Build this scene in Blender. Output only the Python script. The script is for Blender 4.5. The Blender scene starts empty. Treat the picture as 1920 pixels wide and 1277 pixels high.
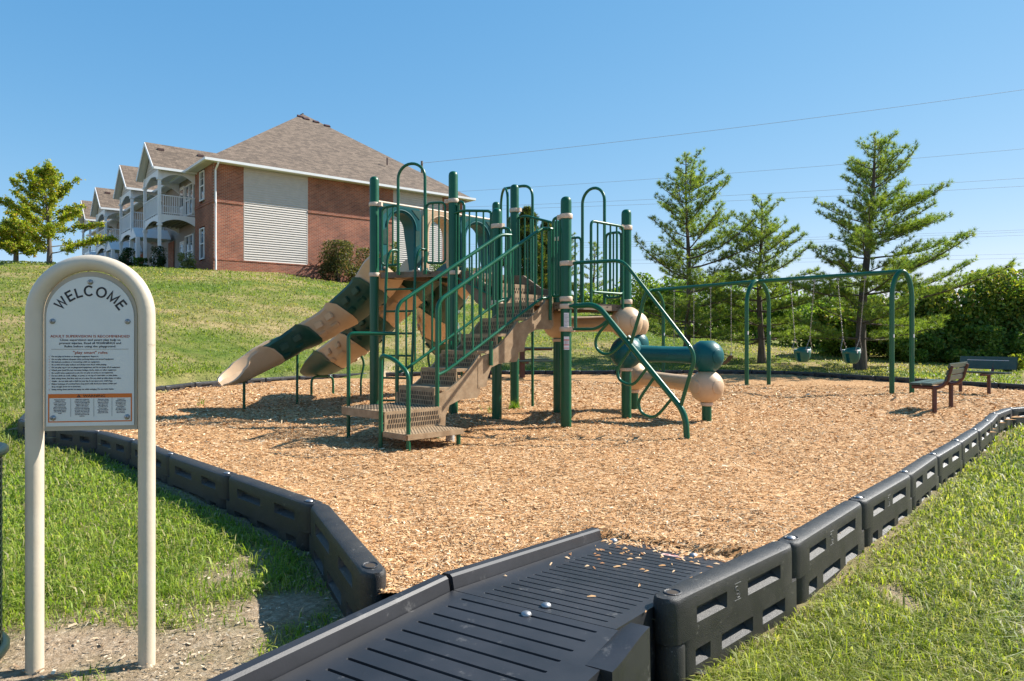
import bpy, bmesh, math, random
import numpy as np
from mathutils import Vector, Matrix
random.seed(7)
RNG = np.random.default_rng(11)
pi = math.pi
SC = bpy.context.scene
COL = SC.collection
# ------------------------------------------------------------------ camera, sky, sun, exposure
cam_d = bpy.data.cameras.new('camera')
cam = bpy.data.objects.new('camera', cam_d); COL.objects.link(cam)
cam.location = (0, 0, 1.0); cam.rotation_euler = (pi/2, 0, 0)
cam_d.sensor_width = 36; cam_d.lens = 25.125; cam_d.shift_y = -2.5/1920
cam_d.clip_start = .05; cam_d.clip_end = 3000
SC.camera = cam
SUN_AZ = math.atan2(.93, .37); SUN_EL = math.radians(41)
W = bpy.data.worlds.new('World'); SC.world = W; W.use_nodes = True
nt = W.node_tree; nt.nodes.clear()
o_ = nt.nodes.new('ShaderNodeOutputWorld'); bg_ = nt.nodes.new('ShaderNodeBackground'); sk_ = nt.nodes.new('ShaderNodeTexSky')
sk_.sky_type = 'NISHITA'; sk_.sun_disc = False; sk_.sun_elevation = SUN_EL; sk_.sun_rotation = SUN_AZ
sk_.altitude = 3500; sk_.air_density = 1.0; sk_.dust_density = .25; sk_.ozone_density = 3.0
bg_.inputs['Strength'].default_value = .112
# per channel tone response of the sky colour (softer step from zenith to horizon)
sp_ = nt.nodes.new('ShaderNodeSeparateColor'); cb_ = nt.nodes.new('ShaderNodeCombineColor'); nt.links.new(sk_.outputs[0], sp_.inputs[0])
for k_, (a_, p_) in enumerate(((.8, 1.07), (1.42, .585), (2.28, .35))):
    pw_ = nt.nodes.new('ShaderNodeMath'); pw_.operation = 'POWER'; pw_.inputs[1].default_value = p_; ml_ = nt.nodes.new('ShaderNodeMath'); ml_.operation = 'MULTIPLY'; ml_.inputs[1].default_value = a_
    nt.links.new(sp_.outputs[k_], pw_.inputs[0]); nt.links.new(pw_.outputs[0], ml_.inputs[0]); nt.links.new(ml_.outputs[0], cb_.inputs[k_])
nt.links.new(cb_.outputs[0], bg_.inputs[0]); nt.links.new(bg_.outputs[0], o_.inputs[0])
sd = bpy.data.lights.new('sun', 'SUN'); so = bpy.data.objects.new('sun', sd); COL.objects.link(so)
sd.energy = 5.0; sd.angle = math.radians(.5); sd.color = (1, .95, .87)
sv = Vector((math.sin(SUN_AZ)*math.cos(SUN_EL), math.cos(SUN_AZ)*math.cos(SUN_EL), math.sin(SUN_EL)))
so.rotation_euler = sv.to_track_quat('Z', 'Y').to_euler(); so.location = (20, 8, 20)
SC.view_settings.view_transform = 'Standard'; SC.view_settings.look = 'None'
SC.view_settings.exposure = 1.0; SC.view_settings.gamma = 1
SC.view_settings.use_curve_mapping = False

# ------------------------------------------------------------------ materials
MATS = {}
def mat(name, c, c2=None, scale=6, rough=.5, bump=0, bscale=None, detail=4, spec=.5, coat=0, metal=0, wear=None, coord='Object', stretch=None):
    m = bpy.data.materials.new(name); m.use_nodes = True
    n = m.node_tree.nodes; l = m.node_tree.links; b = n['Principled BSDF']
    b.inputs['Base Color'].default_value = (*c, 1); b.inputs['Roughness'].default_value = rough
    b.inputs['Specular IOR Level'].default_value = spec; b.inputs['Coat Weight'].default_value = coat
    b.inputs['Metallic'].default_value = metal
    tc = n.new('ShaderNodeTexCoord'); mp = n.new('ShaderNodeMapping'); l.new(tc.outputs[coord], mp.inputs[0])
    if stretch: mp.inputs['Scale'].default_value = stretch
    if c2:
        t = n.new('ShaderNodeTexNoise'); t.inputs['Scale'].default_value = scale; t.inputs['Detail'].default_value = detail
        t.inputs['Roughness'].default_value = .65
        l.new(mp.outputs[0], t.inputs['Vector'])
        r = n.new('ShaderNodeValToRGB'); r.color_ramp.elements[0].position = .35; r.color_ramp.elements[1].position = .66
        r.color_ramp.elements[0].color = (*c, 1); r.color_ramp.elements[1].color = (*c2, 1)
        l.new(t.outputs['Fac'], r.inputs[0]); out = r.outputs[0]
        if wear:
            t2 = n.new('ShaderNodeTexNoise'); t2.inputs['Scale'].default_value = wear[1]; t2.inputs['Detail'].default_value = 8
            t2.inputs['Roughness'].default_value = .75
            l.new(mp.outputs[0], t2.inputs['Vector'])
            r2 = n.new('ShaderNodeValToRGB'); r2.color_ramp.elements[0].position = wear[2]; r2.color_ramp.elements[1].position = wear[2]+.08
            r2.color_ramp.elements[0].color = (0, 0, 0, 1); r2.color_ramp.elements[1].color = (1, 1, 1, 1)
            l.new(t2.outputs['Fac'], r2.inputs[0])
            mx = n.new('ShaderNodeMix'); mx.data_type = 'RGBA'; l.new(r2.outputs[0], mx.inputs[0])
            l.new(out, mx.inputs[6]); mx.inputs[7].default_value = (*wear[0], 1); out = mx.outputs[2]
        l.new(out, b.inputs['Base Color'])
        rr = n.new('ShaderNodeMapRange'); rr.inputs['To Min'].default_value = max(.05, rough-.1); rr.inputs['To Max'].default_value = min(1, rough+.12)
        l.new(t.outputs['Fac'], rr.inputs[0]); l.new(rr.outputs[0], b.inputs['Roughness'])
    if bump:
        tb = n.new('ShaderNodeTexNoise'); tb.inputs['Scale'].default_value = bscale or scale*4; tb.inputs['Detail'].default_value = 3
        l.new(mp.outputs[0], tb.inputs['Vector'])
        bn = n.new('ShaderNodeBump'); bn.inputs['Strength'].default_value = bump; bn.inputs['Distance'].default_value = .01
        l.new(tb.outputs['Fac'], bn.inputs['Height']); l.new(bn.outputs[0], b.inputs['Normal'])
    MATS[name] = m
    return m
def attr_mat(name, rough=.7, trans=0., spec=.3):
    m = bpy.data.materials.new(name); m.use_nodes = True
    n = m.node_tree.nodes; l = m.node_tree.links; b = n['Principled BSDF']
    a = n.new('ShaderNodeAttribute'); a.attribute_name = 'tint'
    l.new(a.outputs['Color'], b.inputs['Base Color']); b.inputs['Roughness'].default_value = rough
    b.inputs['Specular IOR Level'].default_value = spec
    if trans:
        t = n.new('ShaderNodeBsdfTranslucent')
        hs = n.new('ShaderNodeMix'); hs.data_type = 'RGBA'; hs.blend_type = 'MULTIPLY'; hs.inputs[0].default_value = 1
        hs.inputs[7].default_value = (1.25, 1.35, .55, 1); l.new(a.outputs['Color'], hs.inputs[6]); l.new(hs.outputs[2], t.inputs[0])
        mx = n.new('ShaderNodeMixShader'); mx.inputs[0].default_value = trans
        l.new(b.outputs[0], mx.inputs[1]); l.new(t.outputs[0], mx.inputs[2]); l.new(mx.outputs[0], n['Material Output'].inputs[0])
    return m
GREEN = mat('green_metal', (.001, .084, .036), (.002, .104, .047), 5, .33, .04, 90, coat=.1, spec=.4, wear=((.03, .125, .08), 18, .66))
GREENP = mat('green_post_metal', (.001, .074, .03), (.002, .092, .04), 3, .35, .05, 60, coat=.1, spec=.4, wear=((.025, .12, .07), 20, .67))
TEAL = mat('teal_plastic', (.002, .08, .085), (.005, .105, .11), 4, .42, .06, 120, spec=.3, wear=((.08, .19, .19), 30, .7))
DGREEN = mat('dark_green_plastic', (.006, .05, .035), (.012, .07, .05), 4, .42, .06, 90, wear=((.08, .13, .1), 24, .68))
TAN = mat('tan_plastic', (.53, .36, .215), (.6, .42, .26), 3, .45, .05, 110, wear=((.38, .25, .15), 18, .66))
CLAMP = mat('clamp_tan', (.58, .44, .32), (.65, .51, .38), 20, .5, .06, 80, wear=((.35, .24, .16), 40, .62))
DECK = mat('deck_brown', (.13, .09, .058), (.2, .145, .095), 9, .6, .15, 160, wear=((.32, .25, .17), 34, .6))
STEPM = mat('step_brown', (.26, .165, .085), (.39, .27, .155), 11, .62, .15, 160, wear=((.4, .32, .22), 30, .62))
HOLE = mat('dark_recess', (.05, .036, .024), None, rough=.9)
BORDER = mat('black_plastic', (.014, .014, .016), (.024, .024, .027), 7, .42, .35, 320, wear=((.15, .145, .135), 46, .635), spec=.6)
BORDER2 = mat('dusty_black_plastic', (.016, .016, .017), (.034, .032, .029), 9, .5, .35, 300, wear=((.18, .17, .15), 42, .61), spec=.5)
RAMPM = mat('ramp_plastic', (.0125, .013, .0155), (.022, .023, .028), 3.2, .47, .035, 220, wear=((.085, .082, .08), 9, .6), spec=.5)
STEEL = mat('galvanised_steel', (.42, .43, .44), (.26, .26, .26), 40, .48, metal=.9)
CHAIN = mat('chain_steel', (.42, .4, .36), (.25, .22, .18), 60, .5, metal=.6)
BROWN = mat('brown_metal', (.075, .025, .018), (.11, .04, .028), 8, .4, .06, 90)
BENCHG = mat('bench_green_slat', (.018, .05, .04), (.03, .068, .055), 10, .4, .1, 200, spec=.6)
SIGNT = mat('sign_beige_metal', (.54, .46, .345), (.6, .52, .4), 4, .42, .04, 80, coat=.1, wear=((.3, .24, .17), 22, .665))
SIGNP = mat('sign_plate_beige', (.4, .345, .265), (.44, .385, .3), 5, .55, .05, 90)
SIGNF = mat('sign_face_white', (.6, .61, .575), (.66, .665, .63), 3, .35, wear=((.5, .52, .52), 30, .72))
INK = mat('black_ink', (.012, .012, .014), rough=.5)
INKN = mat('navy_ink', (.02, .025, .05), rough=.5)
REDI = mat('orange_red_ink', (.5, .08, .025), rough=.5)
ORAI = mat('orange_ink', (.62, .14, .01), rough=.5)
WHITE = mat('white_trim', (.72, .73, .73), (.78, .78, .77), 2, .5)
LABELW = mat('label_white', (.72, .7, .72), (.78, .76, .78), 12, .5)
LABELR = mat('label_red', (.55, .07, .06), rough=.5)
PINKL = mat('label_pink', (.55, .35, .3), (.62, .43, .37), 30, .5)
SIDING = mat('siding_boards', (.5, .455, .405), (.56, .51, .455), 3, .6, .05, 60)
SIDING2 = mat('siding_taupe_shaded', (.3, .255, .205), (.35, .3, .245), 3, .6)  # taupe siding, colour darkened to carry the shade of the balcony recess
SOFFIT = mat('soffit_white', (.66, .64, .6), rough=.7)
VENTM = mat('vent_dark_metal', (.07, .03, .025), rough=.6)
DOORM = mat('door_white', (.6, .58, .56), rough=.5)
BARK = mat('bark', (.06, .045, .035), (.14, .105, .08), 10, .9, .6, 30, stretch=(1, 1, .3))
BARKM = mat('grey_bark', (.07, .06, .05), (.16, .135, .11), 10, .9, .6, 30, stretch=(1, 1, .3))
RUBBER = mat('black_rubber', (.02, .02, .022), rough=.6)
WIRE = mat('wire_grey', (.3, .33, .38), rough=.6)
POLE = mat('weathered_wood', (.12, .1, .085), (.2, .17, .14), 8, .9)
CONC = mat('concrete', (.38, .36, .33), (.5, .48, .44), 20, .9, .3, 60)
LEAF = attr_mat('leaf', .5, .48)
NEEDLE = attr_mat('needle', .5, .42)
GRASS = attr_mat('grass_blade', .5, .5)
CHIP = attr_mat('wood_chip', .8, 0, .15)
# glass
GLASS = bpy.data.materials.new('window_glass'); GLASS.use_nodes = True
_b = GLASS.node_tree.nodes['Principled BSDF']; _b.inputs['Base Color'].default_value = (.025, .035, .05, 1); _b.inputs['Roughness'].default_value = .06; _b.inputs['Specular IOR Level'].default_value = .9
# brick (texture: bricks are under 10 px)
def brick_mat(name, swap):
    m = bpy.data.materials.new(name); m.use_nodes = True
    n = m.node_tree.nodes; l = m.node_tree.links; b = n['Principled BSDF']
    tc = n.new('ShaderNodeTexCoord'); sp = n.new('ShaderNodeSeparateXYZ'); cb = n.new('ShaderNodeCombineXYZ')
    l.new(tc.outputs['Object'], sp.inputs[0]); l.new(sp.outputs[1 if swap else 0], cb.inputs[0]); l.new(sp.outputs[2], cb.inputs[1])
    br = n.new('ShaderNodeTexBrick'); l.new(cb.outputs[0], br.inputs[0])
    br.inputs['Scale'].default_value = 1; br.inputs['Brick Width'].default_value = .215; br.inputs['Row Height'].default_value = .075
    br.inputs['Mortar Size'].default_value = .009; br.inputs['Mortar Smooth'].default_value = .3
    br.inputs['Color1'].default_value = (.38, .115, .058, 1); br.inputs['Color2'].default_value = (.225, .063, .036, 1); br.inputs['Mortar'].default_value = (.38, .3, .22, 1)
    br.inputs['Bias'].default_value = -.1
    ns = n.new('ShaderNodeTexNoise'); ns.inputs['Scale'].default_value = 1.1; ns.inputs['Detail'].default_value = 6; l.new(cb.outputs[0], ns.inputs[0])
    mx = n.new('ShaderNodeMix'); mx.data_type = 'RGBA'; mx.blend_type = 'MULTIPLY'; mx.inputs[0].default_value = .8
    rp = n.new('ShaderNodeValToRGB'); rp.color_ramp.elements[0].color = (.6, .6, .6, 1); rp.color_ramp.elements[0].position = .3; rp.color_ramp.elements[1].color = (1.2, 1.15, 1.1, 1); rp.color_ramp.elements[1].position = .7
    l.new(ns.outputs[0], rp.inputs[0]); l.new(br.outputs[0], mx.inputs[6]); l.new(rp.outputs[0], mx.inputs[7]); l.new(mx.outputs[2], b.inputs['Base Color'])
    bp = n.new('ShaderNodeBump'); bp.inputs['Strength'].default_value = .6; bp.inputs['Distance'].default_value = .012; bp.invert = True
    l.new(br.outputs['Fac'], bp.inputs['Height']); l.new(bp.outputs[0], b.inputs['Normal']); b.inputs['Roughness'].default_value = .85
    return m
BRICK_A = brick_mat('brick_side', False); BRICK_B = brick_mat('brick_front', True)
def shingle_mat():
    m = bpy.data.materials.new('roof_shingles'); m.use_nodes = True
    n = m.node_tree.nodes; l = m.node_tree.links; b = n['Principled BSDF']; b.inputs['Roughness'].default_value = .95
    uv = n.new('ShaderNodeUVMap'); uv.uv_map = 'slope'
    br = n.new('ShaderNodeTexBrick'); l.new(uv.outputs[0], br.inputs[0]); br.inputs['Scale'].default_value = 1
    br.inputs['Brick Width'].default_value = .3; br.inputs['Row Height'].default_value = .14; br.inputs['Mortar Size'].default_value = .006; br.offset = .37
    br.inputs['Color1'].default_value = (.205, .158, .122, 1); br.inputs['Color2'].default_value = (.112, .086, .067, 1); br.inputs['Mortar'].default_value = (.07, .05, .04, 1)
    v = n.new('ShaderNodeTexNoise'); v.inputs['Scale'].default_value = 5; v.inputs['Detail'].default_value = 8; v.inputs['Roughness'].default_value = .8; l.new(uv.outputs[0], v.inputs[0])
    rp = n.new('ShaderNodeValToRGB'); rp.color_ramp.elements[0].color = (.55, .52, .5, 1); rp.color_ramp.elements[0].position = .3; rp.color_ramp.elements[1].color = (1.35, 1.3, 1.2, 1); rp.color_ramp.elements[1].position = .72
    l.new(v.outputs[0], rp.inputs[0])
    mx = n.new('ShaderNodeMix'); mx.data_type = 'RGBA'; mx.blend_type = 'MULTIPLY'; mx.inputs[0].default_value = .85
    l.new(br.outputs[0], mx.inputs[6]); l.new(rp.outputs[0], mx.inputs[7]); l.new(mx.outputs[2], b.inputs['Base Color'])
    bp = n.new('ShaderNodeBump'); bp.inputs['Strength'].default_value = .7; bp.inputs['Distance'].default_value = .02; bp.invert = True
    l.new(br.outputs['Fac'], bp.inputs['Height']); l.new(bp.outputs[0], b.inputs['Normal'])
    return m
SHINGLE = shingle_mat()

# ------------------------------------------------------------------ mesh helpers
ORG = {}
class MB:
    def __init__(s): s.v = []; s.f = []
    def add(s, vs, fs):
        o = len(s.v); s.v += [tuple(p) for p in vs]; s.f += [tuple(i+o for i in f) for f in fs]; return s
    def box(s, c, d, ax=None):
        # ax: three axis vectors, d: full sizes
        ax = ax or (Vector((1, 0, 0)), Vector((0, 1, 0)), Vector((0, 0, 1)))
        c = Vector(c); X, Y, Z = [Vector(a)*(k/2) for a, k in zip(ax, d)]
        vs = [c+X*i+Y*j+Z*k for k in (-1, 1) for j in (-1, 1) for i in (-1, 1)]
        return s.add(vs, [(0, 2, 3, 1), (4, 5, 7, 6), (0, 1, 5, 4), (2, 6, 7, 3), (0, 4, 6, 2), (1, 3, 7, 5)])
    def tube(s, pts, r, n=8, cap=True):
        P = [Vector(p) for p in pts]; m = len(P)
        R = r if isinstance(r, (list, tuple)) else [r]*m
        T = []
        for i in range(m):
            t = P[min(i+1, m-1)]-P[max(i-1, 0)]; T.append(t.normalized() if t.length > 1e-9 else Vector((0, 0, 1)))
        a = Vector((0, 0, 1)) if abs(T[0].z) < .9 else Vector((1, 0, 0))
        N = (a-T[0]*a.dot(T[0])).normalized(); vs = []; fs = []
        for i in range(m):
            N = (N-T[i]*N.dot(T[i])).normalized(); B = T[i].cross(N)
            for k in range(n):
                an = 2*pi*k/n; vs.append(P[i]+(N*math.cos(an)+B*math.sin(an))*R[i])
        for i in range(m-1):
            for k in range(n):
                k2 = (k+1) % n; fs.append((i*n+k, i*n+k2, (i+1)*n+k2, (i+1)*n+k))
        if cap: fs += [tuple(reversed(range(n))), tuple((m-1)*n+k for k in range(n))]
        return s.add(vs, fs)
    def lathe(s, c, prof, n=16, axis=None):
        c = Vector(c); Z = Vector(axis or (0, 0, 1)).normalized()
        a = Vector((1, 0, 0)) if abs(Z.x) < .9 else Vector((0, 1, 0)); X = (a-Z*a.dot(Z)).normalized(); Y = Z.cross(X)
        vs = []; fs = []
        for r, z in prof:
            for k in range(n):
                an = 2*pi*k/n; vs.append(c+Z*z+(X*math.cos(an)+Y*math.sin(an))*r)
        for i in range(len(prof)-1):
            for k in range(n):
                k2 = (k+1) % n; fs.append((i*n+k, i*n+k2, (i+1)*n+k2, (i+1)*n+k))
        if prof[0][0] > 1e-6: fs.append(tuple(reversed(range(n))))
        if prof[-1][0] > 1e-6: fs.append(tuple((len(prof)-1)*n+k for k in range(n)))
        return s.add(vs, fs)
    def prism(s, poly, o, X, Y, t):
        # polygon in (X,Y) plane at o, extruded +-t/2 along X cross Y
        o, X, Y = Vector(o), Vector(X), Vector(Y); Z = X.cross(Y).normalized()*(t/2); n = len(poly)
        vs = [o+X*p+Y*q-Z for p, q in poly]+[o+X*p+Y*q+Z for p, q in poly]
        fs = [tuple(reversed(range(n))), tuple(range(n, 2*n))]+[(i, (i+1) % n, n+(i+1) % n, n+i) for i in range(n)]
        return s.add(vs, fs)
    def build(s, name, m, parent=None, smooth=None, bevel=0, local=False):
        me = bpy.data.meshes.new(name); o = ORG.get(parent, Vector((0, 0, 0))) if (parent and not local) else Vector((0, 0, 0))
        me.from_pydata([tuple(Vector(p)-o) for p in s.v] if o.length else s.v, [], s.f)
        me.materials.append(m)
        if bevel:
            b = bmesh.new(); b.from_mesh(me); bmesh.ops.remove_doubles(b, verts=b.verts, dist=1e-5)
            es = [e for e in b.edges if len(e.link_faces) == 2 and e.calc_face_angle(0) > .6]
            bmesh.ops.bevel(b, geom=es, offset=bevel, segments=2, affect='EDGES', clamp_overlap=True); b.to_mesh(me); b.free()
        if smooth:
            for p in me.polygons: p.use_smooth = True
            me.set_sharp_from_angle(angle=math.radians(smooth))
        ob = bpy.data.objects.new(name, me); COL.objects.link(ob)
        if parent: ob.parent = parent; ORG[ob] = ORG.get(parent, Vector((0, 0, 0)))
        return ob
def tag(o, label=None, cat=None, group=None, kind=None):
    if label: o['label'] = label
    if cat: o['category'] = cat
    if group: o['group'] = group
    if kind: o['kind'] = kind
    return o
def thing(name, loc, label, cat, group=None, rz=0):
    o = bpy.data.objects.new(name, None); COL.objects.link(o); o.location = loc; o.rotation_euler = (0, 0, rz)
    o.empty_display_size = .2; ORG[o] = Vector(loc); return tag(o, label, cat, group)
def copy_tree(o, parent=None):
    c = o.copy(); COL.objects.link(c)
    if parent: c.parent = parent
    for ch in list(o.children): copy_tree(ch, c)
    return c
def fillet(P, r=.08, n=5):
    P = [Vector(p) for p in P]; out = [P[0]]
    for i in range(1, len(P)-1):
        a = P[i-1]-P[i]; b = P[i+1]-P[i]; k = min(r, a.length*.49, b.length*.49)
        p0 = P[i]+a.normalized()*k; p1 = P[i]+b.normalized()*k
        for j in range(n+1):
            t = j/n; out.append(p0*(1-t)**2+P[i]*2*t*(1-t)+p1*t*t)
    out.append(P[-1]); return out
def catmull(P, k=8):
    P = [Vector(p) for p in P]; Q = [P[0]*2-P[1]]+P+[P[-1]*2-P[-2]]; out = []
    for i in range(1, len(Q)-2):
        a, b, c, d = Q[i-1:i+3]
        for j in range(k):
            t = j/k; out.append(.5*((2*b)+(c-a)*t+(2*a-5*b+4*c-d)*t*t+(3*b-a-3*c+d)*t**3))
    out.append(P[-1]); return out
def np_mesh(name, V, F4, F3, m, tint=None, parent=None, smooth=False):
    me = bpy.data.meshes.new(name); n4 = len(F4) if F4 is not None else 0; n3 = len(F3) if F3 is not None else 0
    me.vertices.add(len(V)); me.vertices.foreach_set('co', np.ascontiguousarray(V, dtype=np.float32).ravel())
    L = []; 
    if n4: L.append(np.asarray(F4, np.int32).ravel())
    if n3: L.append(np.asarray(F3, np.int32).ravel())
    L = np.concatenate(L); me.loops.add(len(L)); me.loops.foreach_set('vertex_index', L)
    me.polygons.add(n4+n3); st = np.concatenate([np.arange(n4)*4, n4*4+np.arange(n3)*3]).astype(np.int32)
    me.polygons.foreach_set('loop_start', st)
    me.update(calc_edges=True); me.materials.append(m)
    if tint is not None:
        a = me.attributes.new('tint', 'FLOAT_COLOR', 'POINT'); c = np.ones((len(V), 4), np.float32); c[:, :3] = tint; a.data.foreach_set('color', c.ravel())
    if smooth: me.polygons.foreach_set('use_smooth', np.ones(n4+n3, bool))
    o = bpy.data.objects.new(name, me); COL.objects.link(o)
    if parent: o.parent = parent; ORG[o] = ORG[parent]
    return o
_nd = [(RNG.uniform(0, 2*pi), RNG.uniform(0, 2*pi)) for _ in range(64)]
def wnoise(x, y, f, k=0, n=6):
    s = 0
    for i in range(n):
        a, p = _nd[(i+k) % 64]; fr = f*(.6+.25*i); s = s+np.sin((x*np.cos(a)+y*np.sin(a))*fr+p+1.7*np.sin((x*np.sin(a)-y*np.cos(a))*fr*.6+p*2))
    return s/n
# ------------------------------------------------------------------ ground
CTRL = [(-6, -2, -.18), (0, -2, -.18), (6, -2, -.2), (-3, 2, -.175), (-1.5, 2.55, -.17), (0, 2, -.17), (1.5, 2.2, -.18), (2.2, 2.9, -.145), (3.2, 4.2, -.12), (5.5, 6, -.11), (7, 8, -.11), (10, 9, -.11), (4, 3, -.15), (16, 9, -.15), (-5.5, 5, -.09), (-2.4, 4.4, -.1), (-3.6, 5.8, -.08), (-4.6, 6.7, -.06), (-1.3, 3.7, -.13),
 (-8.5, 7, .0), (-8, 11, .25), (-7.6, 14, .45), (-6.4, 16.6, .3), (-4, 19.3, .28), (-1, 20.6, .15), (3, 20.8, .1), (7, 21.3, .08), (9, 18, .06), (10.6, 14, 0), (13, 12, -.05), (0, 12, -.05), (0, 16, .05), (4, 8, -.1), (-3, 10, -.05),
 (-15.5, 37.15, 4.6), (-10, 31, 3.3), (-12, 25, 2.5), (-10, 20, 1.5), (-12, 41, 4.75), (-22, 41, 4.85), (-22, 33, 4.55), (-20, 27, 3.4), (-17, 20, 2.0), (-14, 14, .9), (-28, 34, 4.8), (-30, 60, 5.2), (-14, 11, .35), (-60, 60, 5), (-60, 30, 4.6), (-30, 20, 2.4),
 (-11, 41, 4.4), (-8, 43.6, 4.15), (-4, 46.5, 4.0), (-3, 36, 3.1), (0, 30, 1.75), (0, 25, .9), (1, 42, 3.7), (4, 40, 3.2), (3, 33, 2.1), (6.3, 32, 1.72), (8.1, 28, .92), (11.6, 26, .5), (13.8, 25, .36), (17, 24, .03), (8, 24, .3), (10, 21, .12), (12, 18, .0), (18, 16, -.1),
 (14, 34, .4), (20, 40, .2), (10, 45, 1.5), (30, 25, -.1), (60, 60, 0), (60, 10, -.2), (0, 80, 3), (40, 110, 0), (-40, 110, 4), (-40, -2, 0), (40, -4, -.3)]
_C = np.array(CTRL, float)
def _phi(d): return np.sqrt(d*d+.6)
_D = np.sqrt(((_C[:, None, :2]-_C[None, :, :2])**2).sum(-1)); _n = len(_C)
_A = np.zeros((_n+3, _n+3)); _A[:_n, :_n] = _phi(_D)-np.eye(_n)*.08; _A[:_n, _n] = 1; _A[:_n, _n+1:] = _C[:, :2]; _A[_n:, :_n] = _A[:_n, _n:].T
_w = np.linalg.solve(_A, np.concatenate([_C[:, 2], [0, 0, 0]]))
def ground(x, y):
    x = np.atleast_1d(np.asarray(x, float)); y = np.atleast_1d(np.asarray(y, float)); out = np.empty(x.shape)
    xf, yf, of = x.ravel(), y.ravel(), out.ravel()
    for i in range(0, len(xf), 20000):
        d = np.sqrt((xf[i:i+20000, None]-_C[:, 0])**2+(yf[i:i+20000, None]-_C[:, 1])**2)
        of[i:i+20000] = _phi(d)@_w[:_n]+_w[_n]+_w[_n+1]*xf[i:i+20000]+_w[_n+2]*yf[i:i+20000]
    return of.reshape(x.shape)
def gz(x, y): return float(ground(x, y)[0])
# border ring: joints of the timbers (measured), anticlockwise from the ramp's right end
RIGHT = [(.50, 2.40), (1.17, 3.06), (1.85, 3.86), (2.53, 4.62), (3.14, 5.35), (3.77, 6.07), (4.41, 6.83), (5.02, 7.57), (5.61, 8.33), (6.25, 9.0), (7.05, 9.45), (7.95, 9.75), (8.85, 10.05), (9.6, 10.6), (10.1, 11.4), (10.28, 12.3)]
FAR = [(10.28, 12.3), (10.1, 13.1), (9.6, 14.3), (9.15, 15.5), (8.75, 16.6), (8.3, 17.7), (7.9, 19.0), (7.2, 20.1), (6.0, 20.35), (4.0, 20.15), (2.15, 19.85), (.15, 19.8), (-1.2, 19.5), (-2.4, 19.1), (-3.6, 18.5), (-4.83, 17.4), (-5.7, 15.97), (-6.4, 14.4), (-6.55, 13.1), (-6.5, 12.1), (-6.4, 11.1), (-6.25, 10.1), (-6.0, 9.2), (-5.7, 8.35), (-5.2, 7.6), (-4.5, 7.1)]
LEFT = [(-4.5, 7.1), (-3.86, 6.72), (-3.22, 6.12), (-2.53, 5.36), (-1.78, 4.58), (-1.02, 3.78), (-.50, 2.66)]
def resample(P, step):
    P = [np.array(p) for p in P]; d = [0]
    for a, b in zip(P, P[1:]): d.append(d[-1]+np.linalg.norm(b-a))
    n = round(d[-1]/step); out = []
    for i in range(n+1):
        t = d[-1]*i/n; k = min(max(np.searchsorted(d, t)-1, 0), len(P)-2); q = (t-d[k])/(d[k+1]-d[k]); out.append(tuple(P[k]*(1-q)+P[k+1]*q))
    return out
FARR = resample(FAR, .98)
RING = RIGHT+FARR[1:]+LEFT[1:]
POLY = np.array(RING)
def inside(x, y, P=POLY):
    c = np.zeros(np.shape(x), bool); n = len(P)
    for i in range(n):
        x1, y1 = P[i]; x2, y2 = P[(i+1) % n]
        if y1 == y2: continue
        k = ((y1 > y) != (y2 > y)) & (x < (x2-x1)*(y-y1)/(y2-y1)+x1); c ^= k
    return c
def ring_dist(x, y):
    d = np.full(np.shape(x), 1e9); n = len(POLY)
    for i in range(n):
        a = POLY[i]; b = POLY[(i+1) % n]; ab = b-a; t = np.clip(((x-a[0])*ab[0]+(y-a[1])*ab[1])/(ab@ab), 0, 1)
        d = np.minimum(d, np.hypot(x-a[0]-t*ab[0], y-a[1]-t*ab[1]))
    return d
# ramp frame
RU = Vector((math.cos(math.radians(57)), math.sin(math.radians(57)), 0)); RV = Vector((RU.y, -RU.x, 0))
RJ = Vector((-.208, 2.52, .115))       # left inner corner at the hinge
def on_ramp(x, y, pad=.02):
    s = (x-RJ.x)*RU.x+(y-RJ.y)*RU.y; t = (x-RJ.x)*RV.x+(y-RJ.y)*RV.y
    return (s > -1.3-pad) & (s < 1.24+pad*2) & (t > -.07-pad) & (t < .75+pad)
def soil_amount(x, y):
    d1 = np.hypot((x+1.5)/.85, (y-2.62)/.5); s = np.clip(1.35-d1, 0, 1)
    d2 = np.hypot((x+.98)/.3, (y-3.05)/.34); s = np.maximum(s, np.clip(1.25-d2, 0, 1))
    d6 = np.hypot((x+.95)/.38, (y-2.55)/.55); s = np.maximum(s, np.clip(1.3-d6, 0, .55))
    d5 = np.hypot((x+1.35)/.25, (y-3.55)/.42); s = np.maximum(s, np.clip(1.1-d5, 0, .75))
    rd = ring_dist(x, y); s = np.maximum(s, np.clip((.17-rd)/.12, 0, 1)*np.where(x < 0, .75, .45))
    d3 = np.hypot((x-1.72)/.12, (y-3.18)/.22); s = np.maximum(s, np.clip(1.2-d3, 0, 1))
    d4 = np.hypot((x+.62)/.16, (y-2.72)/.3); s = np.maximum(s, np.clip(1.2-d4, 0, 1))
    return np.clip(s+.35*wnoise(x, y, 9, 3)*(s > .05), 0, 1)
def grid_lines(a, b, c0, c1, fine, grow=1.18, mx=4):
    g = list(np.arange(c0, c1+1e-6, fine)); s = fine; v = c1
    while v < b: s = min(s*grow, mx); v += s; g.append(v)
    s = fine; v = c0
    while v > a: s = min(s*grow, mx); v -= s; g.insert(0, v)
    return np.array(g)
gx = grid_lines(-90, 110, -3.4, 4.2, .055); gy = grid_lines(-6, 160, 1.4, 5.2, .055)
GX, GY = np.meshgrid(gx, gy); Zg = ground(GX.ravel(), GY.ravel()).reshape(GX.shape)
dist = np.hypot(GX, GY)
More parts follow.
